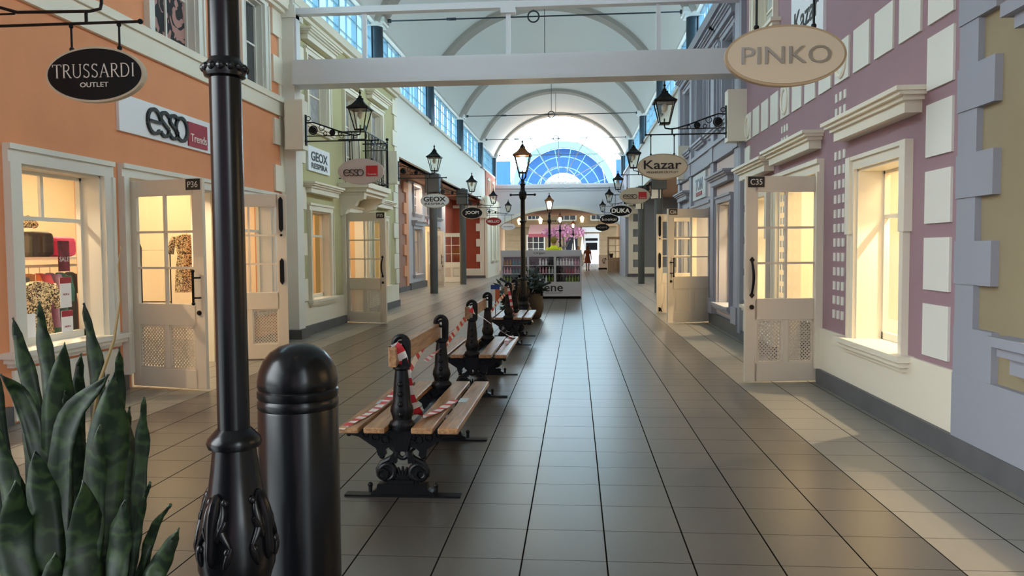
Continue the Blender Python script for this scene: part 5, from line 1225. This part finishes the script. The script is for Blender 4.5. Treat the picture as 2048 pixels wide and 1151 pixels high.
# ------------------------------------------------------------ people
def person(loc, rz, label, top, bottom, hair, h=1.7, dress=False, step=.0, longhair=False, carry=False):
    t = thing('person', label, 'person', loc, rz=rz); k = h / 1.7
    me = bpy.data.meshes.new('body'); V_ = []; E_ = []; Rd = []
    def v(p, r): V_.append(tuple(a * k for a in p)); Rd.append(r * k); return len(V_) - 1
    def e(a, b): E_.append((a, b))
    pel = v((0, 0, .93), .13); wa = v((0, 0, 1.08), .115); ch = v((0, 0, 1.28), .13); ne = v((0, 0, 1.45), .055); hd = v((0, -.01, 1.53), .07)
    e(pel, wa); e(wa, ch); e(ch, ne); e(ne, hd)
    for s in (-1, 1):
        hip = v((s * .09, 0, .86), .085); kn = v((s * .10, -.03 - s * step * .5, .48), .055); an = v((s * .10, -s * step, .09), .038); to = v((s * .12, -.14 - s * step, .035), .03)
        e(pel, hip); e(hip, kn); e(kn, an); e(an, to)
        sh = v((s * .17, 0, 1.38), .055); el = v((s * .23, .02, 1.12), .042); wr = v((s * (.20 if carry else .25), -.18 if carry else -.06, .98 if carry else .87), .028); pm = v((s * (.18 if carry else .255), -.24 if carry else -.08, .97 if carry else .80), .03)
        e(ch, sh); e(sh, el); e(el, wr); e(wr, pm)
        for f in range(4):
            fx = (f - 1.5) * .016; f1 = v((s * .255 + (0 if not carry else -s * .075), -.08 + fx - (.17 if carry else 0), .755 + (.2 if carry else 0)), .008); f2 = v((s * .25 + (0 if not carry else -s * .075), -.09 + fx - (.2 if carry else 0), .725 + (.19 if carry else 0) + .004 * abs(f - 1.5)), .007); e(pm, f1); e(f1, f2)
        th = v((s * .235 + (0 if not carry else -s * .075), -.12 - (.15 if carry else 0), .785 + (.19 if carry else 0)), .009); e(pm, th)
    me.from_pydata(V_, E_, []); o = bpy.data.objects.new('body', me); COL.objects.link(o); o.parent = t; me.materials.append(skin)
    md = o.modifiers.new('skin', 'SKIN'); md.use_smooth_shade = True
    for i, r_ in enumerate(Rd): me.skin_vertices[0].data[i].radius = (r_, r_ * (.75 if i in (pel, wa, ch) else 1))
    me.skin_vertices[0].data[0].use_root = True
    sb = o.modifiers.new('sub', 'SUBSURF'); sb.levels = 1; sb.render_levels = 1
    mb = MB().sphere((0, -.015 * k, 1.60 * k), .105 * k, sx=.78, sy=.92, sz=1.12, seg=16); mb.sphere((0, -.112 * k, 1.585 * k), .015 * k).sphere((-.08 * k, 0, 1.59 * k), .02 * k, sx=.5).sphere((.08 * k, 0, 1.59 * k), .02 * k, sx=.5); mb.build('head', skin, t, smooth=True)
    mb = MB()
    for s in (-1, 1): mb.sphere((s * .033 * k, -.105 * k, 1.61 * k), .009 * k)
    split(mb.build('eye', shoe, t))
    MB().box(-.02 * k, .02 * k, -.108 * k, -.1 * k, 1.545 * k, 1.552 * k).build('mouth', mat('lips', S(150, 80, 74), .5), t)
    mb = MB().sphere((0, .015 * k, 1.63 * k), .112 * k, sx=.85, sy=.9, sz=1.05, seg=16)
    if longhair: mb.lathe([(.08 * k, 1.38 * k), (.10 * k, 1.5 * k), (.09 * k, 1.62 * k)], c=(0, .035 * k, 0), seg=12, sy=.6)
    mb.build('hair', hair, t, smooth=True)
    MB().lathe([(.15 * k, .9 * k), (.135 * k, 1.05 * k), (.165 * k, 1.25 * k), (.18 * k, 1.36 * k), (.09 * k, 1.44 * k), (.07 * k, 1.46 * k)], seg=18, sy=.72).build('top', top, t, smooth=True)
    mb = MB()
    for s in (-1, 1): mb.tube([(s * .15 * k, 0, 1.39 * k), (s * .205 * k, .01 * k, 1.25 * k), (s * .225 * k, .02 * k, 1.16 * k)], [.068 * k, .06 * k, .055 * k], 10)
    split(mb.build('sleeve', top, t, smooth=True))
    if dress: MB().lathe([(.25 * k, .5 * k), (.2 * k, .75 * k), (.165 * k, .95 * k), (.135 * k, 1.06 * k)], seg=20, sy=.75).build('skirt', bottom, t, smooth=True)
    else:
        mb = MB()
        for s in (-1, 1): mb.tube([(s * .085 * k, 0, .95 * k), (s * .10 * k, (-.03 - s * step * .5) * k, .48 * k), (s * .10 * k, -s * step * k, .1 * k)], [.11 * k, .08 * k, .06 * k], 12)
        split(mb.build('trousers', bottom, t, smooth=True))
    mb = MB()
    for s in (-1, 1): mb.sphere((s * .11 * k, (-.06 - s * step) * k, .04 * k), .075 * k, sx=.6, sy=1.5, sz=.5)
    split(mb.build('shoe', shoe, t, smooth=True))
    return t
person((.78, 53.5, 0), pi - .3, 'person in a brown dress with long hair walking away through the archway', brown, brown, hairb, h=1.7, dress=True, step=.08, longhair=True)
person((-.73, 25.75, 0), pi, 'person in a bright yellow top behind the white kiosk', yellow, mat('dark_trousers', S(40, 42, 52), .8), hairo, h=1.86, carry=True)
person((.15, 52.0, 0), .4, 'person in dark red standing at the kiosk side beyond the archway', mat('dark_red_cloth', S(120, 36, 50), .8), mat('dark_trousers', S(40, 42, 52), .8), hairb, h=1.62)

# far courtyard dressing
t = thing('blossom_tree', 'pink blossoming tree in the courtyard', 'tree', (-1.0, 66, 0))
MB().tube([(0, 0, 0), (.05, 0, 1.6), (-.1, 0, 2.6)], [.12, .09, .05], 8).tube([(.05, 0, 1.5), (.7, .1, 2.8)], [.06, .03], 6).tube([(0, 0, 1.4), (-.8, 0, 2.7)], [.06, .03], 6).build('trunk', barkpot, t, smooth=True)
rnd = random.Random(9); mb = MB()
for k in range(500):
    a = rnd.uniform(0, 2 * pi); r_ = rnd.uniform(0, 1) ** .5 * 1.9; z = 2.9 + rnd.uniform(-.9, .9) * (1 - r_ / 2.4); c = Vector((r_ * cos(a), r_ * sin(a) * .6, z)); d = Vector((rnd.uniform(-1, 1), rnd.uniform(-1, 1), rnd.uniform(-1, 1))).normalized() * .11; e_ = d.orthogonal().normalized() * .09
    mb.quad(c - d, c + e_, c + d, c - e_)
tag(mb.build('blossom', pink, t), kind='stuff')
for k, (x, z) in enumerate([(-5.6, 3.95), (-3.5, 4.0), (.6, 4.1), (3.3, 3.95)]):
    t = thing('wall_lantern', ['far glowing wall lantern at the left edge of the stone house', 'far glowing wall lantern left of the blossom', 'far yellow glowing wall lantern right of the blossom', 'far glowing wall lantern above the white doorway'][k], 'wall lantern', (x, YC - .5, z))
    MB().box(-.04, .04, 0, .46, .45, .53).build('arm', iron, t); MB().lathe([(.12, 0), (.2, .42), (.24, .44), (.04, .66)], seg=6).build('lantern_glass', mat('glow_glass', (1, .8, .5), .4, emit=(1, .7, .35), estr=2.2), t)
t = thing('awning', 'pink and white café awning in the courtyard', 'awning', (-2.6, 74, 2.9))
MB().prism([(0, 0), (0, .12), (2.6, 1.0), (2.6, .88)], 'yz', -1.9, 1.5).build('canopy', mat('awning_pink', S(216, 170, 172), .8), t); MB().box(-1.9, 1.5, -.02, .02, -.25, .06).build('valance', mat('awning_red', S(170, 80, 90), .8), t)
mb = MB()
for x in (-1.8, 1.4): mb.tube([(x, .05, -2.9), (x, .05, 0)], .03)
split(mb.build('pole', iron, t))
for k, (x, c, lab) in enumerate([(-.2, S(235, 225, 210), 'far white café parasol folded beside the blossom tree'), (.55, S(228, 220, 205), 'far folded café parasol nearest the black board')]):
    t = thing('parasol', lab, 'parasol', (x, 69, 0)); MB().tube([(0, 0, 0), (0, 0, 2.6)], .03).build('pole', iron, t); MB().lathe([(.05, 1.0), (.2, 1.15), (.1, 2.1), (.03, 2.6)], seg=10).build('canopy', mat('parasol_cream', c, .8), t, smooth=True)
t = thing('easel_sign', 'white standing board with dark logo past the archway on the right', 'sign', (2.05, 56.5, 0))
MB().box(-.42, .42, -.03, .03, .12, 1.05).build('board', signwhite, t); MB().box(-.45, .45, -.05, .05, .0, .12).build('foot', iron, t); MB().torus((0, -.035, .62), .16, .02, a0=.4, a1=5, seg=16).tube([(.1, -.035, .85), (-.1, -.035, .4)], .02).build('logo', letterb, t)
tag(MB().lathe([(.16, 0), (.17, .4), (.1, .9), (.14, 1.1), (.15, 1.16)], seg=12).build('barrel_table', iron, loc=(2.4, 53.8, 0)), 'small dark standing table at the right of the archway', 'table')
